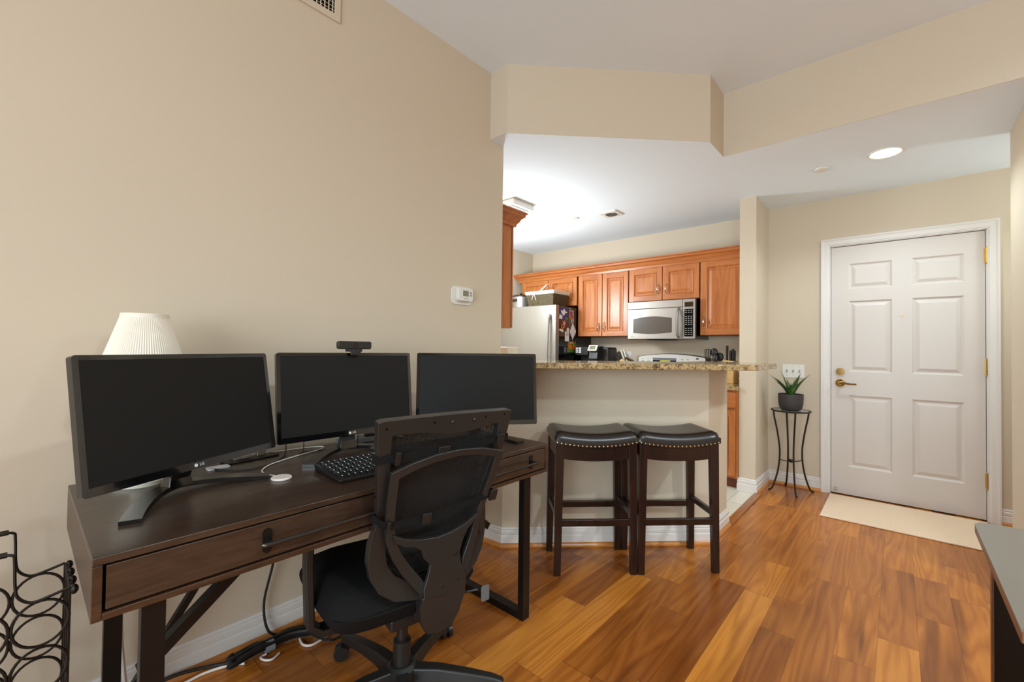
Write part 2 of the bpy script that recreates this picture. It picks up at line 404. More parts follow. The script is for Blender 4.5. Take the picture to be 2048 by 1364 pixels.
# left wall, ending at kitchen
struct(MB().box(-2.0, XW, -3.3, 2.012, 0, ZH), 'wall_left', 'wall', 'long beige wall behind the desk')
struct(MB().box(-3.8, -1.99, 1.85, 1.95, 0, ZL), 'wall_kitchen_near', 'wall')
struct(MB().box(-3.82, -3.72, 1.85, 4.7, 0, ZL), 'wall_kitchen_left', 'wall')
struct(MB().box(-3.8, -.99, YK, YK+.1, 0, ZL), 'wall_kitchen_back', 'wall', 'pale wall above the kitchen cabinets')
struct(MB().box(-.997, -.874, 3.995, 4.7, 0, ZL), 'wall_column', 'wall', 'short end wall between kitchen and entry')
dl, dr, dh = -.418, .4555, 2.032
struct(MB().box(-.88, dl-.012, YD, YD+.12, 0, ZL).box(dl-.012, dr+.012, YD, YD+.12, dh+.012, ZL).box(dr+.012, 2.2, YD, YD+.12, 0, ZL), 'wall_entry', 'wall', 'beige wall around the entry door')
struct(MB().box(XR, 2.2, 3.05, 3.76, 0, ZL).box(2.2, 3.7, 3.05, 3.15, 0, ZL), 'wall_right', 'wall', 'beige wall edge at far right')
struct(MB().box(2.1, 2.2, 3.7, 4.5, 0, ZL), 'wall_hall', 'wall')
# living room shell behind the camera, with a wide window opening in the back wall
wx0, wx1, wz0, wz1 = -.9, 2.7, .5, 2.3
struct(MB().box(-2, wx0, YB-.1, YB, 0, ZH).box(wx1, 3.7, YB-.1, YB, 0, ZH).box(wx0, wx1, YB-.1, YB, 0, wz0).box(wx0, wx1, YB-.1, YB, wz1, ZH), 'wall_back', 'wall')
struct(MB().box(XE, XE+.1, -3.3, 3.15, 0, ZH), 'wall_far_right', 'wall')
wf = MB()
for x in (wx0, wx0+1.2, wx0+2.4, wx1): wf.box(x-.03, x+.03, YB-.08, YB-.02, wz0, wz1)
wf.box(wx0, wx1, YB-.08, YB-.02, wz0-.03, wz0+.03).box(wx0, wx1, YB-.08, YB-.02, wz1-.03, wz1+.03)
struct(wf, 'window_1', 'white')
# pony wall of the bar
t = .12
pony = [(-1.885, 1.8915), P1, (-.86, 2.7715), (-.86, 3.15)]
BT = 1.053
struct(wall_run(pony, 0, BT-.002, t, 1), 'wall_bar', 'wall', 'angled beige half wall under the granite bar')

# baseboards: profile swept along a polyline; room side is to the right of travel
BP = [(0, .108), (.004, .108), (.008, .100), (.006, .093), (.011, .088), (.011, .070), (.007, .066), (.013, .060), (.014, .0035), (0, .0035)]
SP = [(.0, .022), (.016, .022), (.024, .017), (.029, .009), (.030, 0), (0, 0)]
def sweep(pts, prof, mb=None):
    mb = mb or MB(); P = [Vector(p) for p in pts]; n = len(prof); vs = []
    for i, p in enumerate(P):
        d0 = (p-P[i-1]).normalized() if i > 0 else (P[1]-P[0]).normalized()
        d1 = (P[i+1]-p).normalized() if i < len(P)-1 else d0
        n0 = Vector((d0.y, -d0.x)); n1 = Vector((d1.y, -d1.x)); b = (n0+n1).normalized(); k = 1/max(.3, b.dot(n0))
        for d, z in prof:
            q = p+b*d*k; vs.append((q.x, q.y, z))
    fs = [(i*n+j, i*n+(j+1) % n, (i+1)*n+(j+1) % n, (i+1)*n+j) for i in range(len(P)-1) for j in range(n)]
    fs += [tuple(range(n)), tuple((len(P)-1)*n+j for j in range(n-1, -1, -1))]
    return mb.add(vs, fs)
runs = {'left': [(XW, -3.2), (XW, 1.885), P1, (-.86, 2.7715), (-.86, 3.15), (-.965, 3.15)],
        'column': [(-.997, 4.12), (-.997, 3.995), (-.874, 3.995), (-.874, YD), (-.482, YD)],
        'entry': [(.524, YD), (2.1, YD)]}
# travel so that the room is on the right-hand side
for nm, pts in runs.items():
    struct(sweep(pts, BP), 'baseboard_'+nm, 'white', 'white grooved baseboard')
struct(sweep(runs['left'][:5], SP), 'trim_1', 'shoe', 'honey brown shoe molding along the bar and desk wall')
struct(sweep([(-.874, 4.0), (-.874, YD), (-.482, YD)], SP), 'trim_2', 'shoe', 'honey brown shoe molding by the plant stand')
struct(sweep([(.524, YD), (2.1, YD)], SP), 'trim_3', 'shoe')
struct(MB().prism([(-.878, 3.145), (-.825, 3.165), (-.825, 4.0), (-.878, 4.0)], -.02, .011), 'trim_4', 'threshold', 'brown wooden threshold strip between tile and planks', bevel=.004)

# ------------------------------------------------------------ entry door
d = thing('door_1', ((dl+dr)/2, YD, 0), 'white six panel entry door with brass hinges', 'door', kind='structure')
dw = dr-dl; y0 = .012
def door_leaf():
    mb = MB(); hw = dw/2
    cx = (dl+dr)/2
    cols = [(-.303-cx, -.036-cx), (.077-cx, .353-cx)]
    rows = [(.235, .812), (1.003, 1.578), (1.676, 1.882)]
    xs = sorted([-hw, hw]+[a for c in cols for a in c]); zs = sorted([.008, dh-.004]+[a for r in rows for a in r])
    def quad(x0_, x1_, z0_, z1_, y): mb.add([(x0_, y, z0_), (x1_, y, z0_), (x1_, y, z1_), (x0_, y, z1_)], [(0, 1, 2, 3)])
    for i in range(len(xs)-1):
        for j in range(len(zs)-1):
            c = (xs[i], xs[i+1]); r = (zs[j], zs[j+1])
            if c in cols and r in rows:
                # molded panel: slopes in, flat groove, slopes out to raised field
                steps = [(0, 0), (.012, .011), (.02, .011), (.042, .002)]
                for k in range(len(steps)-1):
                    a, ya = steps[k]; b, yb = steps[k+1]
                    o = [(c[0]+a, y0+ya, r[0]+a), (c[1]-a, y0+ya, r[0]+a), (c[1]-a, y0+ya, r[1]-a), (c[0]+a, y0+ya, r[1]-a)]
                    q = [(c[0]+b, y0+yb, r[0]+b), (c[1]-b, y0+yb, r[0]+b), (c[1]-b, y0+yb, r[1]-b), (c[0]+b, y0+yb, r[1]-b)]
                    mb.add(o+q, [(0, 1, 5, 4), (1, 2, 6, 5), (2, 3, 7, 6), (3, 0, 4, 7)])
                quad(c[0]+.042, c[1]-.042, r[0]+.042, r[1]-.042, y0+.002)
            else: quad(c[0], c[1], r[0], r[1], y0)
    mb.add([(-hw, y0, .008), (hw, y0, .008), (hw, y0, dh-.004), (-hw, y0, dh-.004), (-hw, y0+.04, .008), (hw, y0+.04, .008), (hw, y0+.04, dh-.004), (-hw, y0+.04, dh-.004)],
           [(4, 7, 6, 5), (0, 4, 5, 1), (1, 5, 6, 2), (2, 6, 7, 3), (3, 7, 4, 0)])
    return mb
def build_raw(mb, name, mat, parent):
    me = bpy.data.meshes.new(name); me.from_pydata(mb.v, [], mb.f); me.materials.append(M[mat])
    bm = bmesh.new(); bm.from_mesh(me); bmesh.ops.remove_doubles(bm, verts=bm.verts, dist=1e-5); bmesh.ops.recalc_face_normals(bm, faces=bm.faces); bm.to_mesh(me); bm.free()
    o = bpy.data.objects.new(name, me); C.objects.link(o); o.parent = parent; return o
build_raw(door_leaf(), 'door_panel', 'door', d)
hw = dw/2; cxd = (dl+dr)/2
for z in (1.852, 1.067, .279):
    h = MB().box(hw-.006, hw+.010, -.004, .013, z-.05, z+.05)
    h.tube([(hw+.003, -.006, z-.052), (hw+.003, -.006, z+.052)], .0065, 10)
    h.sphere((hw+.003, -.006, z+.056), .006).sphere((hw+.003, -.006, z-.056), .006)
    h.build('hinge', 'hinge', d, smooth=True)
hx = -.357-cxd
h = MB()
def disc_y(mb, x, z, r, ya, yb, n=24, r2=None):
    r2 = r if r2 is None else r2
    vs = [(x+r*math.cos(2*PI*i/n), ya, z+r*math.sin(2*PI*i/n)) for i in range(n)]+[(x+r2*math.cos(2*PI*i/n), yb, z+r2*math.sin(2*PI*i/n)) for i in range(n)]
    return mb.add(vs, [tuple(range(n)), tuple(range(2*n-1, n-1, -1))]+[(i, n+i, n+(i+1) % n, (i+1) % n) for i in range(n)])
disc_y(h, hx, .909, .034, .012, .004); disc_y(h, hx, .909, .028, .004, -.008, r2=.016); disc_y(h, hx, .909, .011, -.008, -.045)
h.tube(catmull([(hx-.004, -.045, .909), (hx+.03, -.047, .910), (hx+.07, -.045, .906), (hx+.105, -.036, .905)], 5), [.009]*5+[.008]*6+[.007]*5, 10)
h.build('door_handle', 'brass', d, smooth=True)
h = disc_y(MB(), hx, 1.003, .029, .012, -.004); disc_y(h, hx, 1.003, .021, -.004, -.010); h.bar((hx-.016, -.015, .997), (hx+.016, -.015, 1.008), .008, .012, (0, 1, 0))
h.build('deadbolt', 'bronze', d, smooth=True)
disc_y(MB(), .02-cxd, 1.447, .008, .012, .008, 12).build('peephole', 'bronze', d, smooth=True)
h = disc_y(MB(), -.385-cxd, .05, .009, .012, -.002, 10); h.tube([(-.385-cxd, -.002, .05), (-.385-cxd, -.03, .046)], .004, 8); h.sphere((-.385-cxd, -.032, .046), .008)
h.build('door_stop', 'nickel', d, smooth=True)
# casing
cs = MB()
prof = [(0, 0), (0, .012), (.008, .012), (.012, .016), (.040, .018), (.050, .022), (.060, .022), (.060, 0)]
def casing(mb, x0_, x1_, ztop, Y):
    path = [(x0_, 0), (x0_, ztop), (x1_, ztop), (x1_, 0)]; dirs = [(-1, 0), (-1, 1), (1, 1), (1, 0)]
    n = len(prof); vs = []
    for (x, z), (dx, dz) in zip(path, dirs):
        for o, p in prof: vs.append((x+dx*o, Y-p, z+dz*o))
    fs = [(i*n+j, (i+1)*n+j, (i+1)*n+(j+1) % n, i*n+(j+1) % n) for i in range(3) for j in range(n)]
    fs += [tuple(range(n)), tuple(3*n+j for j in range(n))]
    return mb.add(vs, fs)
casing(cs, dl-.008, dr+.008, dh+.006, YD)
cs.box(dl-.012, dl-.003, YD, YD+.1, 0, dh+.004).box(dr+.003, dr+.012, YD, YD+.1, 0, dh+.004).box(dl-.012, dr+.012, YD, YD+.1, dh, dh+.012)
struct(cs, 'trim_5', 'white', 'white casing around the entry door')
struct(MB().box(dl-.01, dr+.01, YD+.06, YD+.1, 0, dh), 'trim_6', 'black')

# light switch
s = thing('light_switch', (-.684, YD, .992), 'white triple toggle switch plate on wall behind the plant', 'light switch')
MB().box(-.082, .082, -.006, .0, -.058, .058).build('plate', 'plastic_white', s, bevel=.003)
for x in (-.047, 0, .047):
    g = MB().box(x-.005, x+.005, -.009, -.005, -.012, .012); g.hexa([(x-.004, -.018, -.006), (x+.004, -.018, -.006), (x+.004, -.006, -.002), (x-.004, -.006, -.002)], [(x-.004, -.02, .0), (x+.004, -.02, .0), (x+.004, -.006, .008), (x-.004, -.006, .008)])
    g.build('toggle', 'button', s)
    for q_ in (.04, -.04): disc_y(MB(), x, q_, .003, -.006, -.0075, 8).build('screw', 'button', s)

# ------------------------------------------------------------ ceiling fixtures
r_ = thing('recessed_light', (-.06, 3.637, ZL), 'lit round recessed light in the entry ceiling', 'ceiling light')
MB().lathe([(.092, 0), (.092, -.006), (.084, -.009), (.076, -.006), (.074, -.001)], 40, cap=False).build('trim_ring', 'plastic_white', r_, smooth=True)
MB().lathe([(.001, -.002), (.075, -.002)], 40, cap=False).build('lens', emit('lamp_lens', (255, 246, 228), 12), r_, smooth=True)
def sprinkler(name, x, y, label):
    o = MB().lathe([(.04, 0), (.042, -.004), (.040, -.009), (.001, -.011)], 28, (x, y, ZL), cap=False).build(name, 'plastic_white', None, smooth=True)
    tag(o, label, 'sprinkler')
sprinkler('sprinkler_cover', -.40, 3.688, 'small white round sprinkler cover near the recessed light')
sprinkler('sprinkler_cover', -2.367, 3.563, 'small white round sprinkler cover on the kitchen ceiling')
v = thing('ceiling_vent', (-2.02, 3.66, ZL), 'white square vent in the kitchen ceiling', 'vent')
MB().box(-.085, .085, -.085, .085, -.012, 0).build('frame', 'plastic_white', v, bevel=.004)
MB().lathe([(.055, -.013), (.05, -.014), (.001, -.014)], 24, cap=False).build('opening', 'black', v)
for k in range(5):
    x = -.04+.02*k; MB().bar((x, -.045, -.017), (x, .045, -.017), .009, .003, (0.6, 0, 1)).build('slat', 'plastic_white', v)
v = thing('ceiling_register', (-2.66, 2.895, ZL), 'white box register on ceiling above the left cabinet', 'vent')
MB().prism([(-.25, -.15), (.22, -.15), (.22, .13), (-.25, .13)], -.05, 0).build('housing', 'plastic_white', v, bevel=.006)
MB().box(-.22, .18, -.12, .10, -.054, -.048).build('grille', 'button', v)
# wall register, high on left wall
v = thing('wall_register', (XW, .70, 2.72), 'beige painted air register high on the left wall', 'vent')
g = MB(); g.box(0, .008, -.222, .222, -.113, -.082).box(0, .008, -.222, .222, .082, .113).box(0, .008, -.222, -.194, -.085, .085).box(0, .008, .194, .222, -.085, .085)
g.build('frame', 'wall', v, bevel=.003)
MB().box(.0005, .002, -.2, .2, -.085, .085).build('duct', 'black', v)
g = MB()
for k in range(22): y = -.185+.0176*k; g.box(.001, .007, y-.0016, y+.0016, -.084, .084)
g.build('louvers', 'wall', v)
g = MB()
for k in range(9): z = -.07+.0175*k; g.box(.001, .004, -.195, .195, z-.001, z+.001)
g.build('cross_bars', 'wall', v)

# thermostat
v = thing('thermostat', (XW, 1.672, 1.455), 'white wall thermostat with small grey display', 'thermostat')
def rrect(w, h, r, n=5):
    out = []
    for cx, cy, a0 in ((w-r, h-r, 0), (-w+r, h-r, 90), (-w+r, -h+r, 180), (w-r, -h+r, 270)):
        for k in range(n+1): a = math.radians(a0+90*k/n); out.append((cx+r*math.cos(a), cy+r*math.sin(a)))
    return out
MB().prism(rrect(.078, .052, .025), 0, .008, lambda a, b, h: (h, a, b)).build('wall_plate', 'plastic_white', v, bevel=.003)
MB().prism(rrect(.056, .038, .015), .008, .034, lambda a, b, h: (h, a+.008, b+.006)).build('body', 'plastic_white', v, bevel=.004)
MB().prism(rrect(.021, .016, .002), .034, .0352, lambda a, b, h: (h, a+.005, b+.012)).build('display', 'lcd', v)
for a, b in ((.04, .019), (.04, .004)): MB().prism(rrect(.006, .005, .002), .034, .037, lambda p, q, h: (h, p+a+.004, q+b)).build('button', 'button', v)
for a in (-.002, .014): MB().prism(rrect(.004, .003, .001), .034, .036, lambda p, q, h: (h, p+a, q-.018)).build('button', 'button', v)

# ------------------------------------------------------------ bar top
o = MB().prism([(-1.875, 1.70), (-1.505, 1.70), (-.569, 2.637), (-.565, 3.12), (-.60, 3.155), (-1.03, 3.155), (-1.03, 2.84), (-1.875, 1.995)], BT, BT+.032).build('bar_countertop', 'granite', None, bevel=.004)
tag(o, 'speckled brown granite bar top on the angled half wall', 'countertop')

# ------------------------------------------------------------ kitchen cabinets
def raised_door(parent, x0_, x1_, z0_, z1_, yf, knob=None, name='door', fr=.055, face=-1):
    """cabinet door with frame and raised panel; front faces -Y (face=-1) or +Y"""
    w, h = x1_-x0_, z1_-z0_; S = face
    mb = MB(); T = .02
    Y = lambda a: yf+S*a
    # back slab and frame (stiles/rails)
    def bx(a, b, c, d, ya, yb): mb.box(a, b, min(Y(ya), Y(yb)), max(Y(ya), Y(yb)), c, d)
    bx(x0_, x1_, z0_, z1_, 0, T-.012)
    bx(x0_, x0_+fr, z0_, z1_, 0, T); bx(x1_-fr, x1_, z0_, z1_, 0, T)
    dr_ = mb.build(name, 'cherry', parent, bevel=.002)
    for za_, zb_ in ((z0_, z0_+fr), (z1_-fr, z1_)):
        MB().box(x0_+fr-.001, x1_-fr+.001, min(Y(0), Y(T-.0005)), max(Y(0), Y(T-.0005)), za_, zb_).build('rail', 'cherryh', dr_, bevel=.002)
    a0, a1, b0, b1 = x0_+fr, x1_-fr, z0_+fr, z1_-fr
    pn = MB(); st = [(0, T+.004), (.006, T+.002), (.012, .009), (.020, .009), (.045, T-.001)]
    for k in range(len(st)-1):
        a, ya = st[k]; b, yb = st[k+1]
        o_ = [(a0+a, Y(ya), b0+a), (a1-a, Y(ya), b0+a), (a1-a, Y(ya), b1-a), (a0+a, Y(ya), b1-a)]
        q = [(a0+b, Y(yb), b0+b), (a1-b, Y(yb), b0+b), (a1-b, Y(yb), b1-b), (a0+b, Y(yb), b1-b)]
        pn.add(o_+q, [(0, 1, 5, 4), (1, 2, 6, 5), (2, 3, 7, 6), (3, 0, 4, 7)])
    a = .045
    pn.add([(a0+a, Y(T-.001), b0+a), (a1-a, Y(T-.001), b0+a), (a1-a, Y(T-.001), b1-a), (a0+a, Y(T-.001), b1-a)], [(0, 1, 2, 3)])
    build_raw(pn, 'panel', 'cherry', dr_)
    if knob:
        kx, kz = knob
        k = MB().tube(catmull([(kx, Y(T), kz-.048), (kx, Y(T+.02), kz-.03), (kx, Y(T+.026), kz), (kx, Y(T+.02), kz+.03), (kx, Y(T), kz+.048)], 5), [.004]*4+[.005]*4+[.008]*5+[.005]*4+[.004]*4, 8)
        k.sphere((kx, Y(T+.002), kz+.05), .007).sphere((kx, Y(T+.002), kz-.05), .007)
        k.build('handle', 'nickel', dr_, smooth=True)
    return dr_
YF = 4.29
def upper(x0_, x1_, z0_, doors, label, knobs):
    c = thing('upper_cabinet', (0, 0, 0), label, 'cabinet')
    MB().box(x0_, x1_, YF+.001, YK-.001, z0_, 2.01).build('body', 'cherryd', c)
    n = doors; w = (x1_-x0_)/n
    for i in range(n):
        a, b = x0_+i*w+.004, x0_+(i+1)*w-.004
        raised_door(c, a, b, z0_+.004, 2.004, YF, knobs[i])
    return c
zb = 1.303
upper(-3.63, -2.792, 1.665, 2, 'short cherry wall cabinet above the refrigerator', [(-3.24, 1.72), (-3.18, 1.72)])
upper(-2.776, -2.146, zb, 2, 'tall two-door cherry wall cabinet left of the microwave', [(-2.50, 1.405), (-2.43, 1.405)])
upper(-2.142, -1.414, 1.66, 2, 'short cherry wall cabinet above the microwave', [(-1.82, 1.775), (-1.735, 1.775)])
upper(-1.41, -1.0, zb, 1, 'tall single-door cherry wall cabinet right of the microwave', [(-1.37, 1.43)])
CP = [(0, 2.0), (.012, 2.0), (.016, 2.02), (.03, 2.035), (.038, 2.055), (.058, 2.068), (.06, 2.085), (.07, 2.09), (.07, 2.1), (0, 2.1)]
o = sweep([(-3.66, 4.59), (-3.66, YF-.02), (-1.0, YF-.02)], [(a, z) for a, z in CP]).build('crown_molding', 'cherryh', None, smooth=True, angle=30)
o['kind'] = 'structure'; o['label'] = 'cherry crown molding along the top of the wall cabinets'; o.name = 'trim_7'
# left cabinet seen end-on
c = thing('upper_cabinet', (0, 0, 0), 'cherry wall cabinet seen end-on beside the left wall edge', 'cabinet')
MB().box(-2.75, -2.0, 1.952, 2.235, 1.295, 2.02).build('body', 'cherry', c, bevel=.002)
raised_door(c, -2.372, -2.002, 1.30, 2.0, 2.237, (-2.33, 1.40), face=1)
raised_door(c, -2.748, -2.380, 1.30, 2.0, 2.237, (-2.42, 1.40), face=1)
o = sweep([(-2.0, 1.955), (-2.0, 2.255), (-2.76, 2.255)], [(a, z) for a, z in CP]).build('trim_8', 'cherryh', None, smooth=True, angle=30)
o['kind'] = 'structure'; o['label'] = 'cherry crown molding on the end-on cabinet'

# base cabinets and counters
CT = .862
def base_cab(x0_, x1_, yb_, yf_, face, label, n=1):
    c = thing('base_cabinet', (0, 0, 0), label, 'cabinet')
    ya, yb2 = sorted((yb_, yf_)); k = .05*face
    MB().box(x0_, x1_, ya, yb2, .09, CT-.034).build('body', 'cherry', c)
    ta, tb = sorted((yb_, yf_-k))
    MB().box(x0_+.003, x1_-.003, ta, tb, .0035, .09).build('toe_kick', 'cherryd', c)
    w = (x1_-x0_)/n
    for i in range(n):
        a, b = x0_+i*w+.02, x0_+(i+1)*w-.02
        yy = yf_
        raised_door(c, a, b, .11, .66, yy, ((b-.03) if (i % 2 == 0 and n > 1) else (a+.03), .6), face=face)
        m1 = MB(); y1, y2 = sorted((yy, yy+face*.02)); m1.box(a, b, y1, y2, .68, .81); dr_ = m1.build('drawer', 'cherryh', c, bevel=.003)
        MB().tube(catmull([((a+b)/2-.05, yy+face*.02, .745), ((a+b)/2-.03, yy+face*.045, .745), ((a+b)/2+.03, yy+face*.045, .745), ((a+b)/2+.05, yy+face*.02, .745)], 4), .005, 8).build('handle', 'nickel', dr_, smooth=True)
    return c
base_cab(-1.395, -1.0, YK-.002, 3.99, -1, 'cherry base cabinet right of the range, partly behind the bar')
base_cab(-2.77, -2.155, YK-.002, 3.99, -1, 'cherry base cabinet between refrigerator and range', 2)
base_cab(-3.0, -2.03, 1.952, 2.54, 1, 'cherry base cabinet under the end-on wall cabinet', 2)
def counter(poly, label, sp=None):
    c = thing('kitchen_counter', (0, 0, 0), label, 'countertop')
    MB().prism(poly, CT-.033, CT).build('slab', 'granite', c, bevel=.003)
    if sp: MB().box(*sp).build('backsplash', 'granite', c, bevel=.002)
counter([(-1.397, 3.965), (-1.0, 3.965), (-1.0, 4.598), (-1.397, 4.598)], 'granite counter right of the range', (-1.395, -1.0, 4.58, 4.598, CT+.0005, CT+.10))
counter([(-2.772, 3.965), (-2.153, 3.965), (-2.153, 4.598), (-2.772, 4.598)], 'granite counter between refrigerator and range', (-2.77, -2.155, 4.58, 4.598, CT+.0005, CT+.10))
counter([(-3.02, 1.953), (-2.02, 1.953), (-2.02, 2.60), (-3.02, 2.60)], 'granite counter under the end-on wall cabinet')
o = MB().prism(rrect(.075, .068, .012), 0, .305, lambda a, b, h: (a-2.30, b+2.525, CT+h+.0005)).build('paper_box', 'cream', None, bevel=.006)
tag(o, 'cream box peeking above the right monitor, beside the refrigerator', 'box')

# refrigerator
f = thing('refrigerator', (0, 0, 0), 'stainless steel refrigerator with black side panel', 'refrigerator')
MB().box(-3.68, -2.785, 3.91, 4.585, .02, 1.632).build('body', 'gloss_black', f, bevel=.006)
MB().box(-3.65, -2.82, 3.93, 4.5, .0, .02).build('base', 'black', f)
g = MB()
n = 14; pts = []
for k in range(n+1):
    a = k/n; pts.append((-3.68+.897*a, 3.845-.012*math.sin(PI*a)))
poly = pts+[(-2.783, 3.905), (-3.68, 3.905)]
lo = MB().prism(poly, .62, 1.64); lo.build('door', 'steel', f, smooth=True, bevel=.005)
MB().prism(poly, .06, .61).build('freezer_drawer', 'steel', f, smooth=True, bevel=.005)
MB().tube(catmull([(-2.852, 3.842, 1.53), (-2.852, 3.80, 1.45), (-2.852, 3.785, 1.2), (-2.852, 3.785, 1.0), (-2.852, 3.80, .75), (-2.852, 3.842, .67)], 6), .016, 10).build('door_handle', 'steel', f, smooth=True)
MB().tube(catmull([(-3.6, 3.842, .55), (-3.55, 3.79, .55), (-2.92, 3.79, .55), (-2.87, 3.842, .55)], 6), .014, 10).build('drawer_handle', 'steel', f, smooth=True)

# things on the refrigerator side (plane X = -2.785)
XS = -2.7845
def card(name, pts, mat, label, cat, dx=0.0, parent=None):
    """thin sheet on the fridge side from (y,z) points"""
    o_ = MB().prism(pts, 0, .0012, lambda a, b, h: (XS+dx+h, a, b)).build(name, mat, parent)
    if parent is None: tag(o_, label, cat)
    return o_
def rect(y0_, y1_, z0_, z1_): return [(y0_, z0_), (y1_, z0_), (y1_, z1_), (y0_, z1_)]
p = card('photo_print', [(3.905, 1.49), (4.09, 1.475), (4.10, 1.615), (3.91, 1.625)], 'blue', 'blue and violet picture print at the top of the fridge side', 'print')
card('print_detail', [(3.96, 1.545), (4.0, 1.53), (4.03, 1.56), (4.07, 1.565), (4.03, 1.58), (4.0, 1.61), (3.985, 1.585), (3.94, 1.585)], 'paper', None, None, .0013, p)
card('print_detail', [(3.91, 1.492), (3.97, 1.492), (3.965, 1.53), (3.915, 1.54)], 'paper', None, None, .0013, p)
card('print_detail', [(4.02, 1.48), (4.085, 1.479), (4.07, 1.51), (4.03, 1.515)], 'green', None, None, .0013, p)
p = card('photo_print', rect(4.105, 4.20, 1.50, 1.60), 'button', 'grey print with red figure beside the blue print', 'print')
card('print_detail', [(4.115, 1.57), (4.14, 1.595), (4.17, 1.575), (4.16, 1.545), (4.185, 1.52), (4.165, 1.505), (4.135, 1.53)], 'red', None, None, .0013, p)
p = card('card', rect(4.15, 4.20, 1.455, 1.495), 'paper', 'small white card with dark square under the red print', 'card')
card('card_mark', rect(4.165, 4.185, 1.463, 1.487), 'black_plastic', None, None, .0013, p)
def magnet(y, z, r, mat, label, n=5, bumpy=.25):
    pts = [(y+r*(1+bumpy*math.cos(n*a_))*math.cos(a_), z+r*(1+bumpy*math.cos(n*a_))*math.sin(a_)) for a_ in [2*PI*k/30 for k in range(30)]]
    o_ = MB().prism(pts, 0.0014, .008, lambda a, b, h: (XS+h, a, b)).build('magnet', mat, None, smooth=True); tag(o_, label, 'magnet')
magnet(4.125, 1.51, .016, 'orange', 'small orange magnet between the prints', 3)
magnet(4.0, 1.445, .024, 'pink', 'pink flower magnet on the fridge side')
o = MB()
o.tube([(XS+.005, 3.975+.028*math.cos(a_), 1.405+.022*math.sin(a_)) for a_ in [2*PI*k/16 for k in range(17)]], .005, 6).sphere((XS+.006, 3.985, 1.40), .012)
tag(o.build('magnet', 'orange', None, smooth=True), 'orange ring shaped magnet below the pink flower', 'magnet')
magnet(4.075, 1.375, .022, 'linen', 'small round cream and red magnet beside the diamond note', 6, .1)
p = card('note', [(3.915, 1.36), (3.99, 1.345), (3.995, 1.372), (3.92, 1.382)], 'paper', 'short white note slip with clip on the fridge side', 'note')
magnet(3.905, 1.37, .009, 'nickel', 'small metal clip magnet left of the white slip', 4, .1)
p = card('calendar_card', rect(4.025, 4.105, 1.245, 1.355), 'paper', 'small white calendar card with grey printed rows', 'card')
for k in range(3): card('print_rows', rect(4.035, 4.095, 1.338-.014*k-.004, 1.338-.014*k+.002), 'button', None, None, .0013, p)
p = card('diamond_note', [(4.175, 1.265), (4.245, 1.36), (4.175, 1.46), (4.115, 1.355)], 'paper', 'white diamond shaped note hanging on the fridge side', 'note', .0015)
magnet(4.178, 1.465, .010, 'hinge', 'tiny brass magnet above the diamond note', 4, .1)
magnet(4.16, 1.262, .010, 'nickel', 'tiny silver magnet below the diamond note', 4, .1)
p = card('photo_print', rect(4.08, 4.245, 1.12, 1.245), 'green', 'picture of an orange butterfly on green leaves', 'print')
card('butterfly_wing', [(4.165, 1.15), (4.10, 1.165), (4.095, 1.215), (4.13, 1.22), (4.165, 1.19)], 'orange', None, None, .0013, p)
card('butterfly_wing', [(4.168, 1.15), (4.168, 1.19), (4.2, 1.21), (4.235, 1.185), (4.225, 1.155)], 'orange', None, None, .0013, p)
card('butterfly_body', [(4.163, 1.145), (4.17, 1.145), (4.17, 1.20), (4.163, 1.20)], 'black_plastic', None, None, .0026, p)
card('flower', [(4.10, 1.222), (4.15, 1.218), (4.2, 1.225), (4.18, 1.24), (4.12, 1.24)], 'pink', None, None, .0013, p)

# basket on the fridge
b = thing('wicker_basket', (-3.065, 4.065, 1.642), 'dark wicker basket with cream liner on top of the refrigerator', 'basket')
def frustum(mb, w0, d0, w1, d1, z0_, z1_, t_=.006):
    a = [(-w0, -d0, z0_), (w0, -d0, z0_), (w0, d0, z0_), (-w0, d0, z0_)]; c_ = [(-w1, -d1, z1_), (w1, -d1, z1_), (w1, d1, z1_), (-w1, d1, z1_)]
    i1 = [(x*(1-t_/w1), y*(1-t_/d1), z) for x, y, z in c_]; i0 = [(x*(1-t_/w0), y*(1-t_/d0), z+t_) for x, y, z in a]
    return mb.add(a+c_+i1+i0, [(3, 2, 1, 0), (0, 1, 5, 4), (1, 2, 6, 5), (2, 3, 7, 6), (3, 0, 4, 7), (4, 5, 9, 8), (5, 6, 10, 9), (6, 7, 11, 10), (7, 4, 8, 11), (8, 9, 13, 12), (9, 10, 14, 13), (10, 11, 15, 14), (11, 8, 12, 15), (12, 13, 14, 15)])
frustum(MB(), .175, .13, .20, .155, 0, .155).build('body', 'wicker', b, bevel=.004)
frustum(MB(), .202, .157, .21, .165, .135, .175, .012).build('liner', 'linen', b, bevel=.006)
MB().tube(catmull([(-.07, -.168, .145), (-.085, -.172, .11), (-.095, -.17, .075)], 4), .003, 6).tube(catmull([(-.065, -.168, .145), (-.05, -.172, .11), (-.035, -.17, .07)], 4), .003, 6).build('bow', 'linen', b, smooth=True)
o = MB().box(-.035, .035, -.006, .006, -.09, .09, Matrix.Translation((-3.13, 4.05, 1.855)) @ Matrix.Rotation(.95, 4, 'Y') @ Matrix.Rotation(-1.57+.4, 4, 'Z')).build('notebook', 'cream', None, bevel=.002)
o.name = 'plastic_lid'; tag(o, 'cream lid tilted up out of the wicker basket', 'lid')
o = MB().lathe([(.001, .0), (.06, .0), (.065, .012), (.06, .02), (.001, .02)], 24, (-2.98, 4.06, 1.805)).build('bowl_lid', 'plastic_white', None, smooth=True)
tag(o, 'white round lid lying in the wicker basket', 'lid')
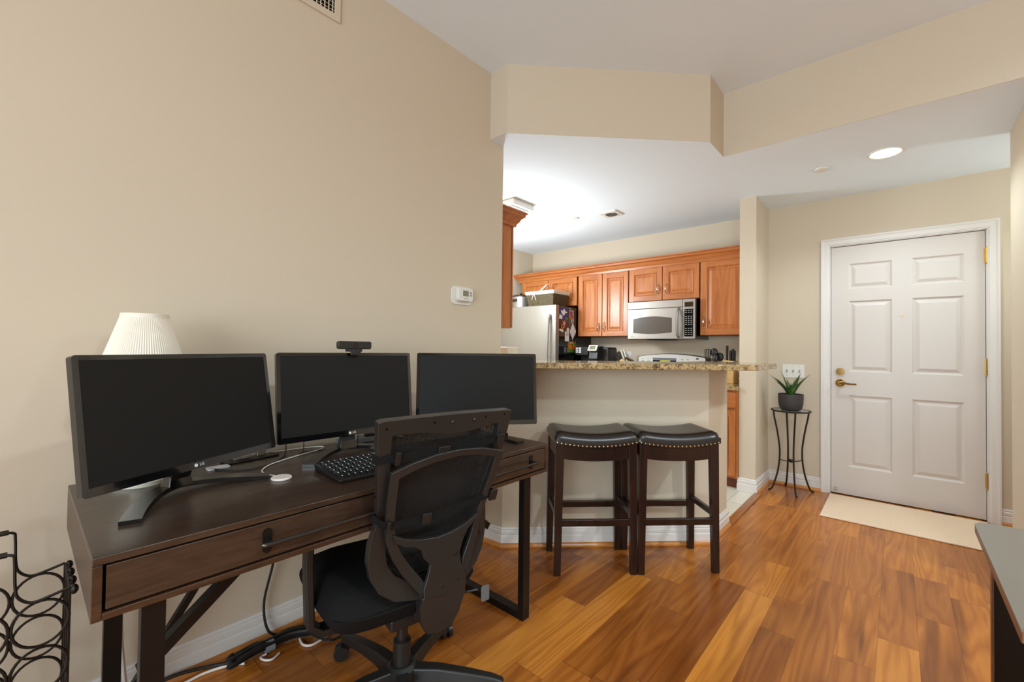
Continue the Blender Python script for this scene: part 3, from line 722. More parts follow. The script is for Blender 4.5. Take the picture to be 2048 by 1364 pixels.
# slow cooker
p = thing('slow_cooker', (-3.47, 4.07, 1.642), 'steel slow cooker with black lid beside the basket on the fridge', 'slow cooker')
MB().lathe([(.115, 0), (.125, .01), (.13, .14)], 32).build('body', 'steel', p, smooth=True)
MB().lathe([(.133, .141), (.135, .15), (.10, .165), (.03, .172), (.001, .172)], 32).build('lid', 'black_plastic', p, smooth=True)
MB().lathe([(.012, .17), (.02, .19), (.001, .195)], 16).build('lid_knob', 'black_plastic', p, smooth=True)
MB().box(-.04, .04, -.155, -.12, .08, .11).build('side_handle', 'black_plastic', p, bevel=.008)
# cereal strip of light things kept simple: microwave
mw_ = thing('microwave', (0, 0, 0), 'stainless over-the-range microwave with black keypad', 'microwave')
mx0, mx1, myf, mz0, mz1 = -2.115, -1.43, 4.20, 1.27, 1.65
MB().box(mx0, mx1, myf+.035, YK-.005, mz0-.004, mz1).build('body', 'gloss_black', mw_, bevel=.003)
MB().box(mx0, -1.548, myf, myf+.034, mz1-.072, mz1).build('vent_panel', 'steel', mw_, bevel=.003)
MB().box(mx0, -1.548, myf, myf+.034, mz0, mz1-.075).build('door', 'steel', mw_, bevel=.003)
MB().box(-1.545, mx1, myf, myf+.034, mz0, mz1).build('control_frame', 'steel', mw_, bevel=.003)
wpts = []
for k in range(11): a = k/10; wpts.append((-2.052+.40*a, 1.333-.012*math.sin(PI*a)))
for k in range(11): a = 1-k/10; wpts.append((-2.052+.40*a, 1.475+.022*math.sin(PI*a)))
MB().prism(wpts, 0, .003, lambda a, b, h: (a, myf-h, b)).build('window', plain('microwave_glass', (78, 72, 66), .25, var=.05, nscale=200), mw_)
MB().tube(catmull([(-1.585, myf, 1.565), (-1.585, myf-.03, 1.53), (-1.585, myf-.042, 1.42), (-1.585, myf-.03, 1.31), (-1.585, myf, 1.285)], 6), [.01]*6+[.013]*14+[.01]*5, 10).build('handle', 'steel', mw_, smooth=True)
MB().box(-1.528, -1.449, myf-.002, myf, 1.575, 1.622).build('display', 'display', mw_)
kp = MB().box(-1.528, -1.449, myf-.002, myf, 1.292, 1.555).build('keypad', 'black', mw_)
g = MB()
for r2 in range(13):
    for c2 in range(3):
        z = 1.54-r2*.019; x = -1.513+c2*.0245
        if r2 in (2, 8): continue
        g.box(x-.007, x+.007, myf-.0035, myf-.001, z-.003, z+.003)
g.build('key_markings', 'button', kp)
MB().lathe([(.004, 0), (.004, .002)], 10).build('badge', 'black', mw_).matrix_local = Matrix.Translation((-2.065, myf-.001, 1.298)) @ Matrix.Rotation(PI/2, 4, 'X')
MB().box(-1.75, -1.66, myf-.001, myf, 1.2965, 1.2985).build('badge', 'button', mw_)
MB().lathe([(.16, 0), (.14, -.01), (.001, -.01)], 24, (-1.80, 4.33, 1.266)).build('lower_vent', 'black_plastic', mw_)
# range
r_ = thing('kitchen_range', (0, 0, 0), 'white range with curved control panel behind the bar', 'stove')
MB().box(-2.15, -1.40, 4.0, 4.55, .02, .87).build('body', 'plastic_white', r_, bevel=.004)
MB().box(-2.13, -1.42, 3.975, 3.999, .2, .76).build('oven_door', 'plastic_white', r_, bevel=.004)
MB().tube([(-2.08, 3.95, .72), (-1.47, 3.95, .72)], .01, 8).build('oven_handle', 'steel', r_, smooth=True)
MB().box(-2.15, -1.40, 4.0, 4.50, .871, .876).build('cooktop', 'gloss_black', r_)
def arch(x0_, x1_, z0_, ze, zm, n=20):
    out = [(x0_, z0_), (x1_, z0_)]
    for k in range(n+1):
        a = 1-k/n; e = 1-(2*a-1)**2; out.append((x0_+(x1_-x0_)*a, ze+(zm-ze)*e))
    return out
MB().prism(arch(-2.135, -1.43, .877, 1.085, 1.118), 0, .03, lambda a, b, h: (a, 4.50+h, b)).build('control_panel', 'plastic_white', r_, bevel=.004)
MB().prism(arch(-2.145, -1.405, .877, 1.088, 1.124), 0, .05, lambda a, b, h: (a, 4.531+h, b)).build('panel_back', 'black_plastic', r_, bevel=.004)
for x in (-2.085, -2.02, -1.655, -1.60, -1.50):
    g = disc_y(MB(), x, 1.03, .02, 4.50, 4.475, 16); g.box(x-.004, x+.004, 4.465, 4.476, 1.012, 1.048); g.build('knob', 'plastic_white', r_, smooth=True)
for x in (-2.085, -2.02, -1.655, -1.60):
    MB().box(x-.012, x+.006, 4.4985, 4.4998, 1.062, 1.066).build('dial_marks', 'black', r_)
MB().box(-1.97, -1.72, 4.497, 4.4995, 1.02, 1.078).build('display', plain('range_display', (120, 126, 140), .3, var=.05), r_)
MB().box(-1.97, -1.72, 4.495, 4.497, 1.038, 1.052).build('button_strip', 'black', r_)
MB().box(-1.89, -1.78, 4.493, 4.495, 1.034, 1.054).build('yellow_strip', 'yellow', r_)
MB().box(-1.52, -1.495, 4.497, 4.4995, 1.07, 1.082).build('badge', 'black', r_)

# coffee maker
cm = thing('coffee_maker', (-2.55, 4.30, CT+.0005), 'black coffee maker with white control screen', 'coffee maker')
MB().box(-.20, .17, -.02, .18, .0, .32).build('body', 'black_plastic', cm, bevel=.02)
MB().box(-.21, -.03, -.12, .0, .225, .325).build('brew_head', 'black_plastic', cm, bevel=.012)
MB().prism([(-.13, .19), (-.10, .32), (.02, .33), (-.02, .19)], -.05, .06, lambda a, b, h: (h+.03, a, b)).build('nozzle_head', 'black_plastic', cm, bevel=.006)
sm = Matrix.Translation((.04, -.135, .31)) @ Matrix.Rotation(-.55, 4, 'X')
MB().box(-.055, .055, -.008, .008, -.036, .036, sm).build('screen_bezel', 'plastic_white', cm, bevel=.004)
MB().box(-.035, .035, -.011, -.007, -.022, .022, sm).build('screen', 'lcd', cm)
for i in range(3):
    for j in range(2): MB().box(-.19+.04*j, -.16+.04*j, -.124, -.119, .30-.022*i, .314-.022*i).build('button', 'paper', cm)
MB().box(-.2, .0, -.16, .0, 0, .03).build('drip_tray', 'black_plastic', cm, bevel=.006)
MB().lathe([(.05, 0), (.062, .04), (.06, .11), (.045, .14)], 20, (-.1, -.07, .031)).build('carafe', 'gloss_black', cm, smooth=True)

# outlet, knife blocks, utensils
o = MB().box(-2.335, -2.262, YK-.006, YK, 1.02, 1.14).build('wall_outlet', 'plastic_white', None, bevel=.003); tag(o, 'white wall outlet beside the coffee maker', 'outlet')
kb = thing('knife_block', (-2.235, 4.40, CT+.0005), 'knife block with steel handled knives left of the range', 'knife block', rz=.3)
MB().prism([(-.06, 0), (.06, 0), (.06, .12), (-.03, .20), (-.06, .18)], -.045, .045, lambda a, b, h: (a, h, b)).build('block', 'lightwood', kb, bevel=.004)
for k, (x, zt) in enumerate(((-.075, .275), (-.055, .295), (-.03, .30))):
    MB().bar((x+.04, -.02+.02*k, .17), (x, -.02+.02*k, zt), .014, .02).build('knife', 'iron' if k == 0 else 'nickel', kb, bevel=.003)
MB().tube([(-.095+.013*math.cos(a_), -.035, .225+.022*math.sin(a_)) for a_ in [2*PI*k/14 for k in range(14)]], .004, 6, closed=True).tube([(-.075+.013*math.cos(a_), -.035, .20+.02*math.sin(a_)) for a_ in [2*PI*k/14 for k in range(14)]], .004, 6, closed=True).build('scissors_handle', 'black_plastic', kb, smooth=True)
for k in range(4): MB().sphere((.0+.025*k, -.01, .205-.01*k), .014).build('knife_handle', 'bronze', kb, smooth=True)
kb = thing('knife_block', (-1.16, 4.35, CT+.0005), 'pale beech knife block with black knives at the bar end', 'knife block')
MB().prism([(-.045, 0), (.045, 0), (.045, .205), (-.045, .215)], -.07, .07, lambda a, b, h: (a, h, b)).build('block', 'lightwood', kb, bevel=.003)
for x, y, zt in ((-.02, -.04, .345), (.012, -.05, .30), (.032, -.045, .315), (-.0, 0, .29), (.03, .01, .30)):
    MB().bar((x, y, .2), (x+.004, y-.01, zt), .018, .026, (0, 1, 0)).build('knife', 'black_plastic', kb, bevel=.004)
uc = thing('utensil_holder', (-1.30, 4.36, CT+.0005), 'black cooking utensils standing in a crock', 'utensil holder')
MB().lathe([(.045, 0), (.05, .01), (.052, .15), (.048, .15), (.045, .02)], 24).build('crock', 'steel', uc, smooth=True)
def utensil(x, y, z, kind):
    g = MB().tube([(x*.3, y*.3, .03), (x, y, z-.06)], .005, 6)
    if kind == 'slot':
        for k in range(4): g.tube([(x-.021+.014*k, y, z-.06), (x-.024+.016*k, y-.005, z+.02)], .004, 6)
        g.tube(catmull([(x-.022, y, z-.06), (x+.0, y, z-.068), (x+.022, y, z-.06)], 3), .005, 6).tube(catmull([(x-.025, y-.005, z+.02), (x, y-.005, z+.026), (x+.026, y-.005, z+.02)], 3), .004, 6)
    elif kind == 'spoon': g.sphere((x, y, z-.02), .034, 14, 8, (1, .35, 1.2))
    else: g.sphere((x, y, z-.025), .03, 14, 8, (.9, .5, 1.5))
    g.build('utensil', 'black_plastic', uc, smooth=True)
utensil(-.055, -.03, .285, 'slot'); utensil(.0, -.02, .30, 'spoon'); utensil(.02, -.045, .25, 'ladle'); utensil(.045, .0, .26, 'spoon')

# ------------------------------------------------------------ bar stools
def bar_stool(x, y, label):
    s = thing('bar_stool', (x, y, 0), label, 'bar stool', rz=PI/4, group='bar stools at the granite bar')
    W, D = .212, .148        # half outer
    def saddle(u): return .022*(abs(u)/W)**2
    # apron: four curved boards in one frame part
    for (sx, sy) in ((-1, -1), (1, -1), (-1, 1), (1, 1)):
        lw, ld = .044, .036
        x1_, y1_ = sx*W, sy*D; x0_, y0_ = sx*(W-lw), sy*(D-ld)
        bx1, by1 = sx*(W+.004), sy*(D+.006); bx0, by0 = bx1-sx*(lw-.010), by1-sy*(ld-.006)
        lo = [(bx0, by0, 0), (bx1, by0, 0), (bx1, by1, 0), (bx0, by1, 0)]; hi = [(x0_, y0_, .672), (x1_, y0_, .672), (x1_, y1_, .672), (x0_, y1_, .672)]
        MB().hexa(lo, hi).build('leg', 'stoolwood', s, bevel=.003)
    g = MB(); n = 10
    for sy in (-1, 1):
        for k in range(n):
            u0 = -W+.04+(2*W-.08)*k/n; u1 = -W+.04+(2*W-.08)*(k+1)/n
            ya, yb2 = sorted((sy*(D-.004), sy*(D-.024)))
            zb0 = .598+.0-.018*(1-(u0/W)**2); zb1 = .598-.018*(1-(u1/W)**2); zt0 = .648+saddle(u0); zt1 = .648+saddle(u1)
            g.hexa([(u0, ya, zb0), (u1, ya, zb1), (u1, yb2, zb1), (u0, yb2, zb0)], [(u0, ya, zt0), (u1, ya, zt1), (u1, yb2, zt1), (u0, yb2, zt0)])
    for sx in (-1, 1):
        xa, xb = sorted((sx*(W-.004), sx*(W-.024))); g.box(xa, xb, -D+.03, D-.03, .60, .668)
    g.build('apron', 'stoolwood', s)
    for sy in (-1, 1): MB().box(-W+.03, W-.03, sy*(D-.012)-.011, sy*(D-.012)+.011, .248, .282).build('stretcher', 'stoolwood', s, bevel=.003)
    for sx in (-1, 1): MB().box(sx*(W-.014)-.011, sx*(W-.014)+.011, -D+.03, D-.03, .285, .315).build('stretcher', 'stoolwood', s, bevel=.003)
    # saddle cushion
    g = MB(); nx, ny = 16, 10; vs = []; fs = []
    Wc, Dc = W+.006, D+.008
    def top(u, v2):
        a = min(1, (1-abs(u/Wc))*6); b = min(1, (1-abs(v2/Dc))*5)
        e = (1-(1-a)**2)*(1-(1-b)**2)
        return .662+saddle(u)+.018+.038*math.sqrt(max(0, e))
    for i in range(nx+1):
        for j in range(ny+1):
            a = -1+2*i/nx; b = -1+2*j/ny; a = math.sin(a*PI/2)*.6+a*.4; b = math.sin(b*PI/2)*.6+b*.4
            u, w_ = a*Wc, b*Dc; vs.append((u, w_, top(u, w_)))
    for i in range(nx):
        for j in range(ny): fs.append((i*(ny+1)+j, (i+1)*(ny+1)+j, (i+1)*(ny+1)+j+1, i*(ny+1)+j+1))
    ring = [(i, 0) for i in range(nx)]+[(nx, j) for j in range(ny)]+[(i, ny) for i in range(nx, 0, -1)]+[(0, j) for j in range(ny, 0, -1)]
    base = len(vs)
    for i, j in ring:
        x_, y_, z_ = vs[i*(ny+1)+j]; vs.append((x_, y_, .652+saddle(x_)))
    m = len(ring)
    for k in range(m):
        i, j = ring[k]; i2, j2 = ring[(k+1) % m]; fs.append((i*(ny+1)+j, base+k, base+(k+1) % m, i2*(ny+1)+j2))
    fs.append(tuple(base+k for k in range(m)))
    g.add(vs, fs); cu = g.build('seat_cushion', 'leather', s, smooth=True, angle=60)
    # nailheads
    nl = MB()
    for k in range(20):
        u = -W+.006+(2*W-.012)*k/19
        for sy in (-1, 1): nl.sphere((u, sy*(Dc+.0005), .658+saddle(u)), .0048, 8, 5, (1, .6, 1))
    for k in range(1, 13):
        v2 = -D+2*D*k/13
        for sx in (-1, 1): nl.sphere((sx*(Wc+.0005), v2, .658+saddle(W)), .0048, 8, 5, (.6, 1, 1))
    nl.build('nailheads', 'brassnail', cu, smooth=True)
    return s
st1 = bar_stool(-1.267, 2.083, 'dark wood bar stool with leather saddle seat, left, nearer the desk')
st2 = copy_tree(st1); st2.location = (-.958, 2.392, 0); st2['label'] = 'dark wood bar stool with leather saddle seat, right, nearer the entry'

# ------------------------------------------------------------ desk
DX0, DX1, DY0, DY1, DZ0, DZ1 = -1.82, -1.163, .099, 1.557, .615, .740
dk = thing('desk', (0, 0, 0), 'long dark walnut desk on black metal frames holding the monitors', 'desk')
MB().box(DX0, DX1, DY0, DY1, DZ1-.016, DZ1).build('desktop', 'deskwood', dk, bevel=.002)
g = MB().box(DX0, DX1, DY0, DY0+.016, DZ0, DZ1-.0165).box(DX0, DX1, DY1-.016, DY1, DZ0, DZ1-.0165).box(DX0, DX1, DY0+.016, DY1-.016, DZ0, DZ0+.014).box(DX0, DX0+.016, DY0+.016, DY1-.016, DZ0+.014, DZ1-.0165).box(DX0, DX1, 1.022, 1.036, DZ0+.014, DZ1-.0165)
g.build('carcass', 'deskedge', dk, bevel=.0015)
MB().box(DX0+.02, DX1-.022, DY0+.018, DY1-.018, DZ0+.016, DZ1-.018).build('drawer_cavity', 'black', dk)
for ya, yb2, ha, hb in ((DY0+.021, 1.018, .412, .73), (1.040, DY1-.019, 1.125, 1.441)):
    dd = MB().box(DX1-.021, DX1-.002, ya, yb2, DZ0+.019, DZ1-.020).build('drawer', 'deskwood', dk, bevel=.0015)
    hm = MB(); zc = .677
    hb_ = MB().tube(catmull([(DX1+.026, ha-.012, zc), (DX1+.028, ha, zc), (DX1+.028, (ha+hb)/2, zc), (DX1+.028, hb, zc), (DX1+.026, hb+.012, zc)], 4), .0055, 10)
    for yy in (ha, hb):
        pm = MB().prism(rrect(.010, .030, .0099, 4), 0, .005, lambda a, b, h: (DX1-.002+h, yy+a, zc+b))
        pm.tube([(DX1, yy, zc), (DX1+.026, yy, zc)], .007, 10).build('handle_mount', 'black_metal', dd, smooth=True)
    hb_.build('handle', 'handle_metal', dd, smooth=True)
for yc in (.2, 1.455):
    fr = MB(); w = .042
    fr.box(-1.222, -1.192, yc-w/2, yc+w/2, 0, DZ0-.001).box(-1.79, -1.76, yc-w/2, yc+w/2, 0, DZ0-.001)
    fr.box(-1.76, -1.222, yc-w/2, yc+w/2, 0, .03).box(-1.76, -1.222, yc-w/2, yc+w/2, DZ0-.022, DZ0-.001)
    fr.build('leg_frame', 'black_metal', dk, bevel=.001)
for (X_, ya, za, yb2, zb2, w) in ((-1.42, .215, .34, .535, .612, .028), (-1.77, .215, .04, .575, .612, .020)):
    MB().bar((X_, ya, za), (X_, yb2, zb2), w, w*1.1, (1, 0, 0)).build('brace', 'black_metal', dk)
    MB().bar((X_, 1.655-ya, za), (X_, 1.655-yb2, zb2), w, w*1.1, (1, 0, 0)).build('brace', 'black_metal', dk)

# ------------------------------------------------------------ monitors
def monitor(c, yaw_, tilt, label, base, byaw):
    m = thing('monitor', (base[0], base[1], DZ1+.0005), label, 'monitor', group='monitors on the desk')
    W, H = .54, .32
    B = Vector((base[0], base[1], DZ1+.0005))
    n = Vector((math.cos(yaw_), math.sin(yaw_), 0)); t_ = Vector((-math.sin(yaw_), math.cos(yaw_), 0)); up = Vector((0, 0, math.cos(tilt)))-n*math.sin(tilt); no = t_.cross(up)
    cc = Vector(c)-B
    fn = lambda a, b, h: cc+t_*a+up*b+no*h
    bz = MB(); o1 = rrect(W/2, H/2, .008, 3); i1 = [(max(-W/2+.013, min(W/2-.013, a)), max(-H/2+.020, min(H/2-.012, b))) for a, b in o1]
    k = len(o1); vs = [fn(a, b, 0) for a, b in o1]+[fn(a, b, -.001) for a, b in i1]+[fn(a, b, -.018) for a, b in o1]
    vs[:k] = [fn(a, b, -.001) for a, b in o1]
    bz.add(vs, [(i, (i+1) % k, k+(i+1) % k, k+i) for i in range(k)]+[(i, 2*k+i, 2*k+(i+1) % k, (i+1) % k) for i in range(k)]+[tuple(2*k+i for i in range(k))])
    bz.build('bezel', 'gloss_black', m, smooth=True, angle=30)
    MB().prism([(-W/2+.0125, -H/2+.0195), (W/2-.0125, -H/2+.0195), (W/2-.0125, H/2-.0115), (-W/2+.0125, H/2-.0115)], -.006, -.002, fn).build('screen', 'screen', m)
    MB().prism(rrect(W/2-.08, H/2-.06, .03, 4), -.045, -.017, fn).build('rear_housing', 'black_plastic', m, smooth=True, bevel=.006)
    # logo
    R_ = Matrix((t_, up, no)).transposed().to_4x4()
    lm = R_.copy(); lm.translation = fn(.006, -H/2+.010, .0002)
    text_mesh('logo', 'LG', .011, 'paper', m, lm)
    disc = MB(); disc.prism([(-.011+.0048*math.cos(a_), -H/2+.010+.0048*math.sin(a_)) for a_ in [2*PI*q/16 for q in range(16)]], .0, .0006, fn); disc.build('logo', 'paper', m)
    # stand: neck and crescent base; base local frame
    bn = Vector((math.cos(byaw), math.sin(byaw), 0)); bt = Vector((-math.sin(byaw), math.cos(byaw), 0))
    g = MB(); top_ = cc+up*(-H/2+.06)+no*(-.035); bot = bn*(-.002)+Vector((0, 0, .03))
    g.hexa([bot-bt*.026+bn*.012, bot+bt*.026+bn*.012, bot+bt*.026-bn*.014, bot-bt*.026-bn*.014], [top_-t_*.032+n*.012, top_+t_*.032+n*.012, top_+t_*.032-n*.012, top_-t_*.032-n*.012])
    g.hexa([bot-bt*.035+bn*.02-Vector((0, 0, .016)), bot+bt*.035+bn*.02-Vector((0, 0, .016)), bot+bt*.035-bn*.02-Vector((0, 0, .016)), bot-bt*.035-bn*.02-Vector((0, 0, .016))],
           [bot-bt*.027+bn*.014+Vector((0, 0, .02)), bot+bt*.027+bn*.014+Vector((0, 0, .02)), bot+bt*.027-bn*.015+Vector((0, 0, .02)), bot-bt*.027-bn*.015+Vector((0, 0, .02))])
    g.build('neck', 'gloss_black', m, bevel=.003)
    pts = []; S = 20
    for q in range(S+1):
        u = -1+2*q/S; pts.append((u*.195, .135*abs(u)**1.7-.01, .022-.016*abs(u)**1.5))
    vs = []; fs = []
    for q, (a, b, z) in enumerate(pts):
        u = -1+2*q/S; tw = .019+.002*abs(u)
        # direction across (perp. to path)
        q0 = pts[max(q-1, 0)]; q1 = pts[min(q+1, S)]; dx, dy = q1[0]-q0[0], q1[1]-q0[1]; l = math.hypot(dx, dy); px, py = -dy/l, dx/l
        for s_ in (-1, 1):
            for zz in (max(0, z-.010), z+.003):
                vs.append(bt*(a+px*tw*s_)+bn*(b+py*tw*s_)+Vector((0, 0, zz if q not in (0, S) or zz > .003 else 0)))
    for q in range(S):
        o_ = q*4; p_ = o_+4
        fs += [(o_, p_, p_+1, o_+1), (o_+2, o_+3, p_+3, p_+2), (o_+1, p_+1, p_+3, o_+3), (o_, o_+2, p_+2, p_)]
    fs += [(0, 1, 3, 2), (S*4, S*4+2, S*4+3, S*4+1)]
    for i_ in (0, 2, S*4, S*4+2): vs[i_] = Vector((vs[i_].x, vs[i_].y, 0))
    MB().add(vs, fs).build('stand_base', 'gloss_black', m, smooth=True, angle=35)
    return m
monitor((-1.475, .326, .972), .465, .158, 'leftmost glossy black monitor, angled inward on the desk', (-1.522, .30), .43)
monitor((-1.599, .861, .973), -.047, .104, 'middle glossy black monitor on the desk, webcam on top', (-1.632, .862), -.04)
monitor((-1.414, 1.365, .974), -.678, .12, 'rightmost black monitor, angled inward beside the bar', (-1.462, 1.395), -.70)
# webcam
w = thing('webcam', (-1.612, .875, 1.134), 'black bar-shaped webcam clipped on the middle monitor', 'webcam', rz=-.047)
g = MB().prism(rrect(.068, .0155, .008, 4), -.012, .012, lambda a, b, h: (h, a, b+.028)); g.build('body', 'black_plastic', w, bevel=.003)
g = MB(); n = 16
g.add([(.0125, .006*math.cos(2*PI*i/n), .028+.006*math.sin(2*PI*i/n)) for i in range(n)]+[(.0145, .0075*math.cos(2*PI*i/n), .028+.0075*math.sin(2*PI*i/n)) for i in range(n)], [(i, (i+1) % n, n+(i+1) % n, n+i) for i in range(n)]+[tuple(range(n))])
g.build('lens', 'gloss_black', w)
g = MB().box(-.02, .014, -.028, .028, .002, .013).box(.008, .018, -.02, .02, -.012, .004).build('clip', 'black_plastic', w, bevel=.002)

# keyboard
kr = math.atan2(.112, -.007)
kb = thing('keyboard', (-1.335, .86, DZ1+.0005), 'black computer keyboard lying on the desk', 'keyboard', rz=-.06)
KX0, KX1, KY0, KY1 = -.115, .082, -.205, .225   # x toward viewer
def kz(x): return .022-.06*(x+.115)
MB().hexa([(KX0, KY0, .0), (KX1, KY0, 0), (KX1, KY1, 0), (KX0, KY1, 0)], [(KX0, KY0-.006, kz(KX0)), (KX1, KY0-.006, kz(KX1)), (KX1, KY1+.006, kz(KX1)), (KX0, KY1+.006, kz(KX0))]).build('case', 'black_plastic', kb, bevel=.003)
rows_k = 6
keys = 0; mk = MB(); lgd = MB()
for r2 in range(rows_k):
    x = KX0+.02+r2*.0315-.0
    nk = 20; pitch_ = (KY1-KY0-.016)/nk
    skip = {5: [(4, 10)]}.get(r2, [])
    k2 = 0
    while k2 < nk:
        wd = 6 if (r2 == 5 and k2 == 5) else 1
        y = KY0+.008+k2*pitch_
        if k2 in (14, ) : k2 += 1; continue
        g = MB(); g.hexa([(x-.013, y+.001, kz(x)-.001), (x+.013, y+.001, kz(x)-.001), (x+.013, y+pitch_*wd-.001, kz(x)-.001), (x-.013, y+pitch_*wd-.001, kz(x)-.001)],
                       [(x-.010, y+.003, kz(x-.01)+.006), (x+.010, y+.003, kz(x+.01)+.006), (x+.010, y+pitch_*wd-.003, kz(x+.01)+.006), (x-.010, y+pitch_*wd-.003, kz(x-.01)+.006)])
        if k2 < 13: g.build('key', 'key', kb); keys += 1
        else: mk.add(g.v, g.f)
        if wd == 1: 
            lx, ly = x-.002, y+pitch_*.35; lgd.hexa([(lx-.003, ly-.0016, kz(lx)+.0055), (lx+.003, ly-.0016, kz(lx)+.0053), (lx+.003, ly+.0016, kz(lx)+.0053), (lx-.003, ly+.0016, kz(lx)+.0055)], [(lx-.003, ly-.0016, kz(lx-.003)+.0064), (lx+.003, ly-.0016, kz(lx+.003)+.0064), (lx+.003, ly+.0016, kz(lx+.003)+.0064), (lx-.003, ly+.0016, kz(lx-.003)+.0064)])
        k2 += wd
o = mk.build('keypad_keys', 'key', kb); o['kind'] = 'stuff'
o = lgd.build('key_legends', 'paper', kb); o['kind'] = 'stuff'

# charging puck and its cable, other cables, riser strip
pk = thing('charging_puck', (-1.443, .548, DZ1+.0005), 'round white wireless charging puck with cable on the desk', 'charger')
MB().lathe([(.001, 0), (.028, 0), (.0295, .002), (.0295, .005), (.028, .007), (.001, .007)], 32).build('puck', 'cable_white', pk, smooth=True)
O = Vector((-1.443, .548, DZ1+.0005))
def dpt(x, y, z=.003): return Vector((x, y, DZ1+z))
MB().tube([p_-O for p_ in catmull([dpt(-1.47, .545, .004), dpt(-1.52, .530, .004), dpt(-1.57, .535, .004), dpt(-1.625, .575, .004), dpt(-1.665, .64, .004), dpt(-1.70, .72, .004), dpt(-1.73, .80, .004), dpt(-1.77, .83, .004), dpt(-1.80, .78, .004), dpt(-1.81, .70, .004), dpt(-1.812, .62, .004)], 8)], .0022, 8).build('cable', 'cable_white', pk, smooth=True)
def cable(pts, r, mat, label, n=8, name='cable'):
    o_ = MB().tube(catmull(pts, n), r, 8).build(name, mat, None, smooth=True); tag(o_, label, 'cable'); return o_
cable([dpt(-1.73, .42), dpt(-1.66, .46), dpt(-1.625, .51), dpt(-1.64, .58), dpt(-1.70, .645), dpt(-1.77, .685, .006), dpt(-1.80, .70, .05), dpt(-1.79, .72, .10)], .0022, 'cable_black', 'black cable looping out from under the left monitor on the desk')
cable([dpt(-1.70, .705), dpt(-1.735, .735), dpt(-1.725, .78), dpt(-1.715, .82), dpt(-1.705, .87), dpt(-1.69, .92), dpt(-1.62, .98), dpt(-1.53, 1.04)], .0018, 'cable_black', 'thin black cable crossing behind the middle monitor stand')
cable([dpt(-1.79, .75, .12), dpt(-1.775, .755, .06), dpt(-1.74, .74, .01), dpt(-1.70, .72, .004)], .0018, 'cable_black', 'short black cable hanging between left and middle monitors')
cable([dpt(-1.70, .95, .09), dpt(-1.705, .95, .05), dpt(-1.70, .948, .01), dpt(-1.69, .95, .003), dpt(-1.66, .99, .003)], .002, 'cable_black', 'black cable dropping behind the middle monitor, right of its neck')
cable([dpt(-1.805, .95, .10), dpt(-1.79, 1.0, .075), dpt(-1.76, 1.06, .05), dpt(-1.73, 1.12, .02), dpt(-1.71, 1.18, .004)], .0028, 'cable_white', 'white cable sagging behind the middle monitor toward the chair')
cable([dpt(-1.80, .92, .06), dpt(-1.78, .98, .085), dpt(-1.76, 1.03, .09), dpt(-1.74, 1.08, .06), dpt(-1.72, 1.14, .02)], .0018, 'cable_black', 'thin black cable looping high behind the middle monitor')
cable([dpt(-1.805, 1.0, .03), dpt(-1.77, 1.02, .05), dpt(-1.75, 1.08, .03), dpt(-1.74, 1.14, .004)], .0018, 'cable_black', 'thin black cable low behind the middle monitor, beside the adapter')
ad_ = thing('usb_adapter', (-1.76, 1.035, DZ1+.021), 'small black adapter on the grey strip behind the middle monitor', 'adapter', rz=-.3)
MB().box(-.014, .014, -.022, .022, 0, .012).build('body', 'black_plastic', ad_, bevel=.003)
MB().box(-.006, .006, .022, .034, .003, .009).build('plug', 'nickel', ad_)
o = MB().box(-1.80, -1.735, .90, 1.23, DZ1+.0005, DZ1+.02).build('monitor_shelf_strip', 'tape', None, bevel=.002); o.name = 'power_strip'
tag(o, 'long grey power strip lying behind the middle monitor', 'power strip')
# phone holder bracket and paper behind left monitor
ps = thing('tablet_stand', (-1.775, .565, DZ1+.0005), 'small black and silver stand behind the left monitor corner', 'stand', rz=.12)
MB().box(-.025, .03, -.09, .09, 0, .006).build('base', 'black_plastic', ps, bevel=.002)
MB().box(-.02, .012, -.06, .0, .006, .018).build('clip', 'nickel', ps, bevel=.002)
MB().box(-.008, .008, .02, .05, .006, .032).build('post', 'nickel', ps, bevel=.002)
o = MB().prism(rrect(.032, .02, .006), 0, .004, lambda a, b, h: (-1.72+b, .45+a, DZ1+.0005+h)).build('envelope', 'paper', None); o.name = 'paper_pad'
tag(o, 'white paper pad edge showing under the left monitor', 'paper')

# table lamp
lp = thing('table_lamp', (-1.70, .246, DZ1+.0005), 'table lamp with pleated white shade behind the left monitor', 'lamp')
np_ = 96
sh = MB(); prof_s = [(.119, .285), (.118, .292), (.056, .500), (.055, .506)]
sh.lathe(prof_s, np_*2, cap=False, rf=lambda i, n: 1.0+(.014 if i % 2 else -.014))
sh.build('lamp_shade', 'shade', lp)
MB().lathe([(.0585, .490), (.0575, .506), (.054, .506), (.055, .490)], 48, cap=False).build('shade_trim', 'shade', lp, smooth=True)
MB().lathe([(.065, 0), (.066, .012), (.03, .02), (.02, .04), (.045, .08), (.068, .13), (.06, .18), (.025, .22), (.012, .235), (.011, .30), (.001, .30)], 32).build('lamp_base', 'cream', lp, smooth=True)
g = MB().lathe([(.012, .30), (.016, .31), (.016, .35), (.001, .35)], 16)
for a_ in range(3): g.tube([(0, 0, .34), (.055*math.cos(a_*2*PI/3), .055*math.sin(a_*2*PI/3), .498)], .0015, 5)
g.build('shade_fitter', 'nickel', lp)

